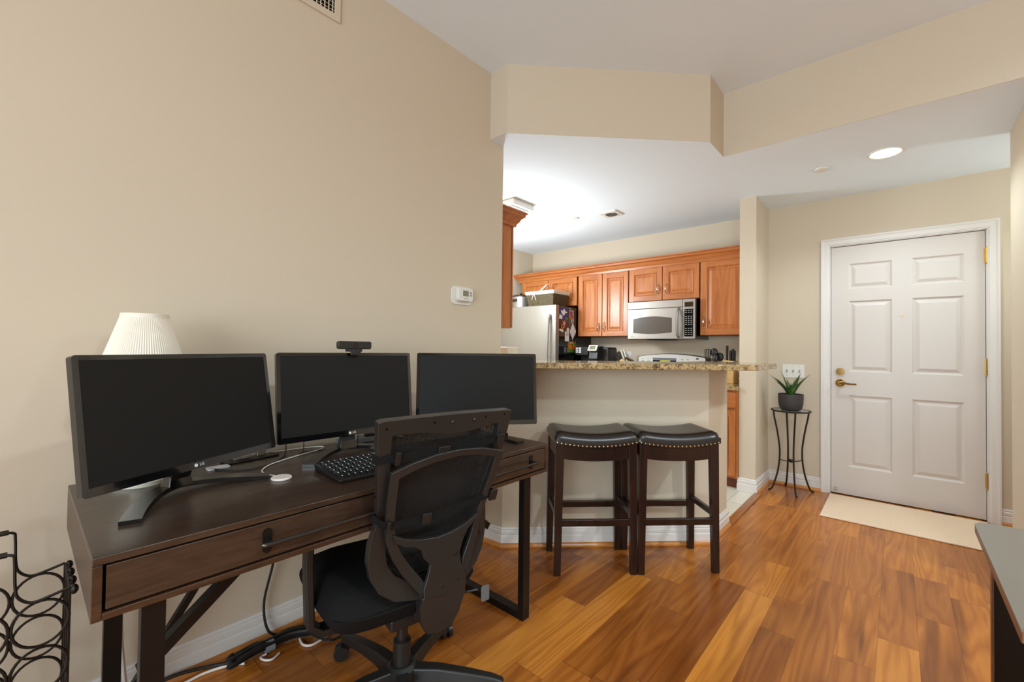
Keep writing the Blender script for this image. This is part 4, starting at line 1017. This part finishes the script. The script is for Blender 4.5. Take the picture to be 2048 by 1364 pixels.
# ------------------------------------------------------------ office chair
oc = thing('office_chair', (-1.22, .85, 0), 'black mesh-back office chair pulled up to the desk, seen from behind', 'chair')
O = Vector((-1.22, .85, 0)); CY, TH = -.19, .12
cn = Vector((math.cos(CY), math.sin(CY), 0)); ct = Vector((-math.sin(CY), math.cos(CY), 0))
upb = Vector((0, 0, math.cos(TH)))+cn*math.sin(TH); nb = ct.cross(upb)
CB = Vector((-1.01, .86, .955))-O
def wv(v2):
    a = [(0.05, 0), (0, 0), (-.1, -.010), (-.2, -.028), (-.3, -.052), (-.38, -.066), (-.46, -.066), (-.54, -.050), (-.62, -.02)]
    for (v0, w0), (v1, w1) in zip(a, a[1:]):
        if v1 <= v2 <= v0: q = (v0-v2)/(v0-v1); return w0+(w1-w0)*q
    return a[-1][1]
def bk(u, v2, w_=0, flat=False): return CB+ct*u+upb*v2+nb*((0 if flat else wv(v2))+w_)
def ring_plate(outer, inner, w0, w1, name, mat, parent, flat=False, bevel=.003):
    n = len(outer); mb = MB()
    vs = [bk(u, v2, w1, flat) for u, v2 in outer]+[bk(u, v2, w1, flat) for u, v2 in inner]+[bk(u, v2, w0, flat) for u, v2 in outer]+[bk(u, v2, w0, flat) for u, v2 in inner]
    fs = []
    for i in range(n):
        j = (i+1) % n
        fs += [(i, j, n+j, n+i), (2*n+i, 3*n+i, 3*n+j, 2*n+j), (i, 2*n+i, 2*n+j, j), (n+i, n+j, 3*n+j, 3*n+i)]
    return mb.add(vs, fs).build(name, mat, parent, smooth=True, bevel=bevel)
def sm2(pts, n=3): return [(p_.x, p_.y) for p_ in catmull([Vector((a, b, 0)) for a, b in pts], n, closed=True)]
oh = [(.225, .0), (.221, -.06), (.212, -.13), (.202, -.21), (.192, -.29), (.193, -.34), (.203, -.39), (.205, -.44), (.196, -.49), (.170, -.535), (.125, -.568), (.06, -.582)]
ih = [(.180, -.044), (.180, -.075), (.174, -.14), (.165, -.21), (.155, -.28), (.150, -.33), (.150, -.38), (.150, -.42), (.142, -.46), (.120, -.495), (.085, -.52), (.045, -.532)]
outer = [(-.21, .004), (-.1, .006), (0, .007), (.1, .006), (.21, .004)]+oh+[(-u, v2) for u, v2 in reversed(oh)]
inner = [(-.165, -.042), (-.085, -.045), (0, -.060), (.075, -.056), (.16, -.040)]+ih+[(-u, v2) for u, v2 in reversed(ih)]
def dens(pts, n=3):
    out = []
    for i in range(len(pts)):
        a, b = pts[i], pts[(i+1) % len(pts)]
        for k in range(n): out.append((a[0]+(b[0]-a[0])*k/n, a[1]+(b[1]-a[1])*k/n))
    return out
bf = ring_plate(outer, inner, -.014, .014, 'back_frame', 'chair_plastic', oc)
mp_ = []
gx = [(-u, v2) for u, v2 in ih]+[]
# mesh membrane: rows between left and right inner edges
rows_m = [(.178, -.03)]+[(u+.01, v2) for u, v2 in ih[1:]]
vs = []; fs = []; nx = 10
for (hw_, v2) in rows_m:
    for i in range(nx+1): u = -hw_+2*hw_*i/nx; vs.append(bk(u, v2, -.010-.012*(1-(u/hw_)**2)))
for r2 in range(len(rows_m)-1):
    for i in range(nx): a = r2*(nx+1)+i; fs.append((a, a+1, a+nx+2, a+nx+1))
MB().add(vs, fs).build('back_mesh', 'mesh', oc, smooth=True)
# cushion strapped on the sitter's side
vs = []; fs = []; nx, ny = 12, 14
for s_ in (0, 1):
    for j in range(ny+1):
        v2 = -.085-.36*j/ny
        for i in range(nx+1):
            a = -1+2*i/nx; b = -1+2*j/ny; e = math.sqrt(max(0, (1-a**4)*(1-b**4)))
            vs.append(bk(a*.158, v2, -.032-(.045*e if s_ else -.004*e)))
q = (nx+1)*(ny+1)
for j in range(ny):
    for i in range(nx): a = j*(nx+1)+i; fs += [(a, a+1, a+nx+2, a+nx+1), (q+a, q+a+nx+1, q+a+nx+2, q+a+1)]
for j in range(ny): a = j*(nx+1); b = a+nx; fs += [(a, a+nx+1, q+a+nx+1, q+a), (b, q+b, q+b+nx+1, b+nx+1)]
for i in range(nx): a = i; b = ny*(nx+1)+i; fs += [(a, q+a, q+a+1, a+1), (b, b+1, q+b+1, q+b)]
MB().add(vs, fs).build('back_cushion', 'fabric', oc, smooth=True)
# support arch behind the frame
ao = [(-.182, -.143), (-.12, -.122), (-.05, -.106), (.03, -.100), (.11, -.106), (.198, -.128), (.188, -.2), (.176, -.27), (.166, -.34), (.158, -.40), (.148, -.45), (.128, -.51), (.105, -.562), (.03, -.572), (-.046, -.566), (-.075, -.53), (-.11, -.485), (-.142, -.43), (-.165, -.37), (-.174, -.31), (-.180, -.24)]
ai = [(-.155, -.166), (-.11, -.148), (-.05, -.132), (.03, -.124), (.10, -.130), (.168, -.148), (.162, -.2), (.152, -.27), (.142, -.34), (.134, -.39), (.124, -.435), (.102, -.485), (.088, -.53), (.03, -.545), (-.030, -.535), (-.052, -.505), (-.085, -.462), (-.115, -.415), (-.136, -.36), (-.146, -.31), (-.152, -.24)]
ring_plate(ao, ai, .026, .042, 'support_arch', 'chair_plastic', oc, bevel=.004)
def plate(poly, w0, w1, name, mat, parent, bevel=.003):
    return MB().prism(poly, w0, w1, lambda a, b, h: bk(a, b, h)).build(name, mat, parent, smooth=True, bevel=bevel)
# curved cross band and centre shield
top_c = [(-.150, -.345), (-.11, -.368), (-.06, -.384), (0, -.391), (.05, -.386), (.10, -.368), (.142, -.340)]
bot_c = [(.136, -.362), (.11, -.388), (.095, -.42), (.085, -.46), (.088, -.50), (.100, -.53), (.105, -.562), (.03, -.572), (-.046, -.566), (-.045, -.54), (-.028, -.50), (-.022, -.475), (-.045, -.448), (-.055, -.42), (-.075, -.405), (-.11, -.395), (-.142, -.372)]
sh_ = plate(list(reversed(top_c+bot_c)), .038, .052, 'lumbar_shield', 'chair_plastic', oc)
for (u, v2) in ((.012, -.468), (.068, -.463), (.072, -.541), (.016, -.547)):
    c_ = bk(u, v2, .052); g = MB(); n = 14
    g.add([c_+ct*.0075*math.cos(2*PI*i/n)+upb*.0075*math.sin(2*PI*i/n) for i in range(n)]+[c_+nb*.003+ct*.006*math.cos(2*PI*i/n)+upb*.006*math.sin(2*PI*i/n) for i in range(n)], [(i, (i+1) % n, n+(i+1) % n, n+i) for i in range(n)]+[tuple(n+i for i in range(n))])
    g.build('bolt', 'iron', sh_, smooth=True)
for (u, v2) in ((-.199, -.02), (-.055, -.015), (.123, -.013), (.198, -.01), (-.21, -.22), (-.18, -.44), (-.12, -.54), (.18, -.44)):
    c_ = bk(u, v2, .0142); g = MB(); n = 10
    g.add([c_+ct*.004*math.cos(2*PI*i/n)+upb*.004*math.sin(2*PI*i/n) for i in range(n)]+[c_+nb*.0006], [(i, (i+1) % n, n) for i in range(n)])
    g.build('screw_hole', 'black', bf)
for (u, v2) in ((.003, -.018), (.08, -.017)):
    MB().sphere(bk(u, v2, .016), .006, 10, 6).build('peg', 'chair_plastic', bf, smooth=True)
# spine bracket below the shield, bending forward under the seat
g = MB().prism([(-.046, -.566), (-.052, -.60), (-.04, -.66), (-.012, -.712), (.04, -.724), (.078, -.712), (.098, -.67), (.108, -.60), (.105, -.560), (.03, -.567)], .012, .050, lambda a, b, h: CB+ct*a+upb*b+nb*(wv(-.56)+h+(-.56-b)*-.15))
g.build('spine_bracket', 'chair_plastic', oc, smooth=True, bevel=.006)
a0 = bk(.028, -.66, .0); MB().bar(a0+Vector((0, 0, .0)), Vector((0, 0, .275))-cn*.06, .06, .035).build('tilt_arm', 'black_plastic', oc, bevel=.006)
MB().box(-.13, .05, -.06, .06, .262, .30, Matrix.Rotation(CY, 4, 'Z')).build('tilt_mechanism', 'black_plastic', oc, bevel=.008)
# straps with buckles
def strap(pts, name):
    P_ = [bk(u, v2, w_) for u, v2, w_ in pts]; vs = []; fs = []
    for p_ in P_: vs += [p_+upb*.0105, p_-upb*.0105, p_-upb*.0105-nb*.002, p_+upb*.0105-nb*.002]
    for i in range(len(P_)-1):
        for k in range(4): fs.append((i*4+k, i*4+(k+1) % 4, i*4+4+(k+1) % 4, i*4+4+k))
    fs += [(3, 2, 1, 0), tuple(len(P_)*4-4+k for k in range(4))]
    return MB().add(vs, fs).build(name, 'fabric', oc)
s1 = strap([(-.222, -.11, -.01), (-.22, -.11, .018), (-.16, -.106, .02), (-.027, -.101, .024), (.10, -.096, .022), (.192, -.092, .018), (.222, -.09, .018), (.224, -.09, -.01)], 'strap')
s2 = strap([(-.20, -.295, -.01), (-.198, -.296, .044), (-.168, -.314, .046), (-.057, -.313, .046), (.055, -.303, .046), (.15, -.29, .044), (.198, -.286, .04), (.20, -.286, -.01)], 'strap')
def buckle(u, v2, w_, par, su=.014, sv=.017, nm='buckle'):
    MB().prism(rrect(su, sv, .004), w_, w_+.008, lambda a, b, h: bk(u+a, v2+b, h)).build(nm, 'black_plastic', par, bevel=.002)
buckle(-.162, -.108, .022, s1, .008, .02); buckle(.188, -.092, .02, s1, .014, .018); buckle(-.02, -.10, .025, s1, .02, .012)
buckle(-.050, -.314, .046, s2, .016, .018); buckle(-.168, -.314, .046, s2, .006, .018); buckle(.19, -.288, .042, s2, .014, .02)
# seat
RZ = Matrix.Rotation(CY, 4, 'Z')
vs = []; fs = []; nx, ny = 16, 16
for s_ in (0, 1):
    for j in range(ny+1):
        for i in range(nx+1):
            a = -1+2*i/nx; b = -1+2*j/ny
            r = max(abs(a), abs(b)); k = r/((abs(a)**5+abs(b)**5)**(1/5)) if r > 0 else 1
            x = b*k*.23-.135; y = a*k*.262
            e = math.sqrt(max(0, 1-(max(abs(a), abs(b)))**6))
            z = .37+.075*e-.012*math.cos(a*PI/2) if s_ else .37-.08*e
            if b < -.5 and s_: z -= .02*((-b-.5)/.5)**2
            vs.append(RZ @ Vector((x, y, z)))
q = (nx+1)*(ny+1)
for j in range(ny):
    for i in range(nx): a = j*(nx+1)+i; fs += [(a, a+nx+1, a+nx+2, a+1), (q+a, q+a+1, q+a+nx+2, q+a+nx+1)]
g = MB().add(vs, fs); st_ = g.build('seat', 'fabric', oc, smooth=True, angle=80)
bm = bmesh.new(); bm.from_mesh(st_.data); bmesh.ops.remove_doubles(bm, verts=bm.verts, dist=1e-4); bm.to_mesh(st_.data); bm.free(); st_.data.shade_smooth()
# arms
for sy in (-1, 1):
    am = MB(); pA = [(-.05, sy*.12, .285), (-.06, sy*.24, .288), (-.062, sy*.272, .315), (-.07, sy*.277, .48), (-.07, sy*.277, .571)]
    P_ = [RZ @ Vector(p_) for p_ in pA]; vs = []; fs = []
    d_ = RZ @ Vector((1, 0, 0)); e_ = RZ @ Vector((0, 1, 0))
    ws = [.026, .026, .026, .025, .024]
    for k, p_ in enumerate(P_):
        t_ = (P_[min(k+1, 4)]-P_[max(k-1, 0)]).normalized(); c_ = t_.cross(d_).normalized()
        for sa, sb in ((-1, -1), (1, -1), (1, 1), (-1, 1)): vs.append(p_+d_*sa*ws[k]+c_*sb*.012)
    for i in range(4):
        for k in range(4): fs.append((i*4+k, i*4+(k+1) % 4, i*4+4+(k+1) % 4, i*4+4+k))
    fs += [(3, 2, 1, 0), tuple(16+k for k in range(4))]
    ar = am.add(vs, fs).build('armrest', 'black_plastic', oc, smooth=True, bevel=.005)
    MB().prism(rrect(.10, .036, .034, 5), (.570), .595, lambda a, b, h: RZ @ Vector((a-.135, b+sy*.272, h))).build('arm_pad', 'fabric', ar, smooth=True, bevel=.008)
# height lever paddle
g = MB().tube([RZ @ Vector((.0, .10, .295)), RZ @ Vector((.09, .235, .325))], .005, 8)
lv = g.build('height_lever', 'black_plastic', oc, smooth=True)
MB().prism(rrect(.016, .026, .006), -.003, .003, lambda a, b, h: RZ @ Vector((.12+h, .245+a, .322+b))).build('paddle', plain('grey_paddle', (96, 96, 98), .5, var=.02), lv, bevel=.002)
# column and base
MB().lathe([(.028, .10), (.028, .20), (.018, .205), (.018, .26)], 20).build('gas_column', 'black_plastic', oc, smooth=True)
MB().lathe([(.045, .06), (.05, .075), (.05, .115), (.036, .125)], 24).build('hub', 'black_plastic', oc, smooth=True)
for k in range(5):
    a_ = math.radians(40+72*k); dv = Vector((math.cos(a_), math.sin(a_), 0)); sv = Vector((-math.sin(a_), math.cos(a_), 0))
    prof_l = [(.03, .118, .066, .030), (.12, .118, .078, .026), (.22, .106, .074, .023), (.30, .092, .062, .021), (.335, .080, .056, .018)]
    vs = []; fs = []
    for (r, zt, zb_, hw_) in prof_l: vs += [dv*r-sv*hw_+Vector((0, 0, zb_)), dv*r+sv*hw_+Vector((0, 0, zb_)), dv*r+sv*hw_*.7+Vector((0, 0, zt)), dv*r-sv*hw_*.7+Vector((0, 0, zt))]
    for i in range(len(prof_l)-1):
        for m_ in range(4): fs.append((i*4+m_, i*4+(m_+1) % 4, i*4+4+(m_+1) % 4, i*4+4+m_))
    fs += [(3, 2, 1, 0), tuple(len(prof_l)*4-4+m_ for m_ in range(4))]
    lg = MB().add(vs, fs).build('base_leg', 'black_plastic', oc, smooth=True, bevel=.006)
    cc_ = dv*.318
    ang = a_+.9; w1_ = Vector((math.cos(ang), math.sin(ang), 0)); w2_ = Vector((-math.sin(ang), math.cos(ang), 0)); wc = cc_+w1_*.018+Vector((0, 0, .026))
    cs_ = MB()
    for s_ in (-1, 1): cs_.tube([wc+w2_*s_*.006, wc+w2_*s_*.022], .026, 18)
    cs_.tube([cc_+Vector((0, 0, .03)), cc_+Vector((0, 0, .06))], .007, 8)
    cs_.build('caster', 'black_plastic', lg, smooth=True)

# ------------------------------------------------------------ floor cables
def fp(x, y, z=.006): return Vector((x, y, z))
cb = thing('cable_bundle', (-1.80, .66, 0), 'taped bundle of black cables on floor under the desk', 'cable')
O = Vector((-1.80, .66, 0))
for k in range(9):
    rr = random.Random(k); o1 = (rr.random()-.5)*.048; o2 = rr.random()*.032
    pts = [fp(-1.775+o1, .53, .010+o2), fp(-1.785+o1*.8, .60, .012+o2), fp(-1.785+o1*.6, .655, .012+o2*.7), fp(-1.78+o1*.9, .72, .012+o2), fp(-1.755+o1, .775, .010+o2)]
    if k < 6: MB().tube([p_-O for p_ in catmull(pts, 5)], .0075, 7).build('cord', 'cable_black', cb, smooth=True)
    else:
        loop = [p_-O for p_ in catmull([pts[-1]+Vector((-.01, 0, 0)), pts[-1]+Vector((0, .02, 0)), pts[-1]+Vector((.02, .012, 0)), pts[-2]+Vector((.012, 0, 0)), pts[1]+Vector((.012, 0, 0)), pts[0]+Vector((.015, -.012, 0)), pts[0]+Vector((0, -.018, 0)), pts[0]+Vector((-.012, 0, 0))], 5)]
        MB().tube(loop, .0055, 7).build('cord', 'cable_black', cb, smooth=True)
MB().tube([fp(-1.786, .632, .022)-O, fp(-1.786, .66, .022)-O], .030, 14, flat=.75).build('tape', 'tape', cb, smooth=True)
cable([fp(-1.865, .10, .05), fp(-1.86, .26, .012), fp(-1.845, .36, .03), fp(-1.83, .45, .02), fp(-1.80, .53, .012)], .006, 'cable_black', 'thick black cord running on floor from the desk leg to the bundle')
cable([fp(-1.82, .30), fp(-1.815, .38), fp(-1.82, .45), fp(-1.80, .52), fp(-1.77, .56)], .0045, 'cable_white', 'white cord lying on floor left of the cable bundle')
cable([fp(-1.735, .665), fp(-1.72, .635), fp(-1.735, .615), fp(-1.76, .61), fp(-1.765, .63)], .004, 'cable_white', 'short white cord loop in front of the taped bundle')
cable([fp(-1.76, .75), fp(-1.715, .745), fp(-1.69, .77), fp(-1.70, .83), fp(-1.715, .88), fp(-1.705, .93)], .0045, 'cable_white', 'white cord running from the bundle to the paper tag under the chair')
cable([Vector((-1.83, .70, .612)), Vector((-1.84, .70, .42)), Vector((-1.85, .675, .28)), Vector((-1.855, .65, .15)), Vector((-1.84, .66, .05)), Vector((-1.82, .70, .02)), Vector((-1.77, .76, .03)), Vector((-1.70, .80, .012)), Vector((-1.66, .83, .008)), Vector((-1.665, .88, .01)), Vector((-1.70, .92, .05))], .0048, 'cable_black', 'black cord hanging from the desk to the floor bundle')
cable([Vector((-1.84, .232, .60)), Vector((-1.845, .232, .45)), Vector((-1.83, .225, .3)), Vector((-1.845, .235, .15)), Vector((-1.82, .25, .03)), Vector((-1.80, .29, .006))], .0055, 'cable_white', 'white cord hanging beside the left desk leg')
o = MB()
for k in range(3): o.prism([(-.03, -.015), (.03, -.02), (.034, .018), (-.026, .022)], .003+.004*k, .0045+.004*k, lambda a, b, h: (-1.70+a*math.cos(.2*k)-b*math.sin(.2*k), .955+a*math.sin(.2*k)+b*math.cos(.2*k), h+(a+.03)*.15))
tag(o.build('paper_tag', 'paper', None), 'crumpled white paper tag on floor under the chair', 'paper')

# ------------------------------------------------------------ wine rack
wr = thing('wine_rack', (-1.70, 0, 0), 'dark iron wine rack of rings beside the desk', 'wine rack')
R_ = MB(); rr = .0035
xb, xf = -.10, .087
for X_ in (xb, xf):
    fr = MB()
    for col in range(2):
        yc = .047-col*.104
        for row in range(4):
            zc = .452-row*.117
            MB().tube([(X_, yc+.050*math.cos(a_), zc+.056*math.sin(a_)) for a_ in [2*PI*k/28 for k in range(28)]], rr, 6, closed=True).build('bottle_ring', 'iron', wr, smooth=True)
    # side uprights and the swooping top rail with handles
    for ys in (.097, -.158):
        fr.tube([(X_, ys, 0.004), (X_, ys, .519)], .003, 6)
    fr.tube(catmull([(X_, .097, .522), (X_, .06, .513), (X_, .03, .51), (X_, .008, .53), (X_, .002, .56), (X_, .0, .62), (X_, -.004, .638), (X_, -.03, .642), (X_, -.06, .638), (X_, -.064, .62), (X_, -.066, .56), (X_, -.072, .53), (X_, -.094, .51), (X_, -.12, .513), (X_, -.158, .522)], 6), .0035, 6)
    fr.tube([(X_, -.012, .642), (X_, -.052, .642)], .007, 8)
    fr.build('side_frame', 'iron', wr, smooth=True)
fr = MB()
for ys in (.097, -.158):
    for z in (.519, .285, .05): fr.tube([(xb, ys, z), (xf, ys, z)], .0028, 6)
    for k in range(4): fr.tube([(xb+(xf-xb)*k/3, ys, .006), (xb+(xf-xb)*k/3, ys, .519)], .0026, 6)
fr.build('side_bars', 'iron', wr, smooth=True)
for ys in (.105, -.166):
    for k in range(4): MB().sphere((xb+(xf-xb)*k/3, ys, .514), .010, 8, 6, (1, .9, 1.3)).build('leaf_knob', 'iron', wr, smooth=True)

# ------------------------------------------------------------ plant stand, pot, plant
ps = thing('plant_stand', (-.672, 4.27, 0), 'tall dark iron plant stand beside the entry door', 'plant stand')
zt = .672
MB().lathe([(.128, zt-.004), (.128, zt+.001)], 40).build('glass_top', 'glasstop', ps, smooth=True)
MB().tube([(.138*math.cos(a_), .138*math.sin(a_), zt-.003) for a_ in [2*PI*k/48 for k in range(48)]], .0065, 8, closed=True).build('top_ring', 'iron', ps, smooth=True)
for k in range(4):
    a_ = math.radians(210+12+90*k-12) if False else math.atan2((4.187, 4.154, 4.344, 4.393)[k]-4.27, (-.803, -.624, -.53, -.722)[k]+.672)
    dx, dy = math.cos(a_), math.sin(a_)
    pr = [(.132, zt-.006), (.128, .62), (.108, .52), (.092, .42), (.084, .34), (.086, .26), (.098, .17), (.118, .09), (.142, .025), (.155, .012), (.162, .006)]
    g = MB().tube(catmull([(r*dx, r*dy, z) for r, z in pr], 4), .0068, 8); g.sphere((.163*dx, .163*dy, .008), .010, 8, 6, (1, 1, .8))
    g.build('leg', 'iron', ps, smooth=True)
    MB().tube(catmull([(.084*dx, .084*dy, .262), (.045*dx, .045*dy, .250), (.0, .0, .252)], 4), .004, 6).build('cross_brace', 'iron', ps, smooth=True)
g = MB().sphere((0, 0, .252), .018, 10, 6, (1, 1, .7))
for k in range(5): g.tube([(.022*math.cos(k*1.256+q*.3), .022*math.sin(k*1.256+q*.3), .24+.005*q) for q in range(5)], .004, 5)
g.build('rosette', 'iron', ps, smooth=True)
pp = thing('potted_plant', (-.672, 4.265, zt+.0015), 'green agave-like plant in a charcoal pot on the iron stand', 'plant')
MB().lathe([(.045, 0), (.068, .004), (.080, .018), (.088, .05), (.091, .10), (.091, .135), (.085, .135), (.083, .11)], 40).build('pot', 'pot', pp, smooth=True)
g = MB()
for k in range(14): g.box(-.092, -.0905, -.001, .001, .01, .012)
MB().lathe([(.001, .115), (.084, .115)], 32, cap=False).build('soil', 'soil', pp)
def leaf(az, ln, lean, w_, mat='leaf', z0_=.11):
    vs = []; fs = []; n = 10; d_ = Vector((math.cos(az), math.sin(az), 0)); s_ = Vector((-math.sin(az), math.cos(az), 0))
    pos = Vector((0, 0, z0_))+d_*.012; ang = math.radians(90-lean*.45)
    for k in range(n+1):
        t_ = k/n; ang = math.radians(90-lean*(.55+.6*t_)); wd = w_*(math.sin(PI*min(1, (t_*.8+.22)))**.8)*(1-t_**3)+.0004
        nrm = Vector((-math.sin(ang)*d_.x, -math.sin(ang)*d_.y, math.cos(ang)))
        th = .006*(1-t_)+.0008
        vs += [pos-s_*wd+nrm*wd*.35, pos+nrm*.0, pos+s_*wd+nrm*wd*.35, pos-nrm*th]
        pos = pos+(d_*math.cos(ang)+Vector((0, 0, math.sin(ang))))*ln*1.13/n
    for k in range(n):
        o_ = k*4; p_ = o_+4
        fs += [(o_, p_, p_+1, o_+1), (o_+1, p_+1, p_+2, o_+2), (o_+2, p_+2, p_+3, o_+3), (o_+3, p_+3, p_, o_)]
    fs += [(0, 1, 2, 3)]
    MB().add(vs, fs).build('leaf', mat, pp, smooth=True, angle=70)
# image right is roughly +X+Y
vr = math.radians
base_az = .7261
for az, ln, lean, w_, m_ in ((180, .225, 52, .020, 'leaf'), (168, .17, 40, .022, 'leaf'), (150, .20, 18, .026, 'leaf_light'), (20, .205, 36, .024, 'leaf'), (0, .22, 48, .022, 'leaf'), (-30, .12, 30, .026, 'leaf'), (-120, .11, 24, .026, 'leaf'), (80, .15, 30, .022, 'leaf'), (-165, .19, 60, .018, 'leaf'), (-75, .09, 25, .024, 'leaf_light')):
    leaf(base_az+vr(az), ln, lean, w_, m_)

# door mat
o = MB().prism([(-.42, 3.775), (.455, 3.775), (.455, 4.41), (-.42, 4.41)], .0005, .010).build('door_mat', 'mat', None, bevel=.004)
tag(o, 'cream woven mat in front of the entry door', 'rug')

# ------------------------------------------------------------ side table (right foreground)
sd = thing('console_table', (0, 0, 0), 'dark topped console table with brown edges at lower right', 'table')
TZ = .74
top_p = [(.139, 1.02), (.95, 1.02), (.95, 1.60), (.175, 1.60), (.150, 1.592), (.140, 1.57)]
MB().prism(top_p, TZ-.004, TZ).build('tabletop', 'tabletop', sd)
MB().prism(top_p, TZ-.022, TZ-.0042).build('top_edge', 'edgebrown', sd, bevel=.002)
MB().box(.150, .93, 1.40, 1.425, 0, TZ-.022).build('end_panel', 'edgebrown', sd, bevel=.002)
MB().box(.150, .93, 1.03, 1.055, 0, TZ-.022).build('end_panel', 'edgebrown', sd, bevel=.002)
MB().box(.153, .92, 1.056, 1.399, 0.0, TZ-.023).build('opening_shade', 'black', sd)  # solid black block standing in for the shade inside the open side

# ------------------------------------------------------------ lights
def area(name, loc, rot, size, size_y, power, col):
    l = bpy.data.lights.new(name, 'AREA'); l.shape = 'RECTANGLE'; l.size = size; l.size_y = size_y; l.energy = power; l.color = col
    o_ = bpy.data.objects.new(name, l); C.objects.link(o_); o_.location = loc; o_.rotation_euler = rot; return o_
def point(name, loc, r, power, col):
    l = bpy.data.lights.new(name, 'POINT'); l.shadow_soft_size = r; l.energy = power; l.color = col
    o_ = bpy.data.objects.new(name, l); C.objects.link(o_); o_.location = loc; return o_
WARM = (1.0, .90, .76); NEUT = (.80, .94, 1.0)
# living room ceiling lamp (out of frame), entry can, kitchen lamp, added soft fill behind the camera
def spot(name, loc, power, col, deg, blend, r):
    l = bpy.data.lights.new(name, 'SPOT'); l.energy = power; l.spot_size = math.radians(deg); l.spot_blend = blend; l.shadow_soft_size = r; l.color = col
    o_ = bpy.data.objects.new(name, l); C.objects.link(o_); o_.location = loc; return o_
spot('living_room_can', (1.5, 2.2, ZH-.02), 130, NEUT, 168, .8, .08)
spot('living_room_can', (1.3, .7, ZH-.02), 125, NEUT, 168, .8, .08)
spot('entry_can_light', (-.06, 3.637, ZL-.012), 36, NEUT, 150, .6, .07)
point('kitchen_lamp', (-2.95, 2.95, 1.72), .15, 58, (.84, .94, 1.0))
area('rear_fill', ((wx0+wx1)/2, YB-.02, (wz0+wz1)/2), (PI/2, 0, 0), wx1-wx0, wz1-wz0, 135, (.78, .92, 1.0))  # broad soft fill added behind the camera, set in the back wall opening
point('hall_lamp', (1.4, 4.0, 2.0), .1, 14, NEUT)
w = bpy.data.worlds.new('world'); sc.world = w; w.use_nodes = True
w.node_tree.nodes['Background'].inputs[0].default_value = (.9, .95, 1.0, 1); w.node_tree.nodes['Background'].inputs[1].default_value = .6

sc.view_settings.view_transform = 'Standard'; sc.view_settings.look = 'None'; sc.view_settings.gamma = 1; sc.view_settings.exposure = .46; sc.view_settings.use_curve_mapping = False
sc.cycles.max_bounces = 8; sc.cycles.diffuse_bounces = 5; sc.cycles.use_denoising = True
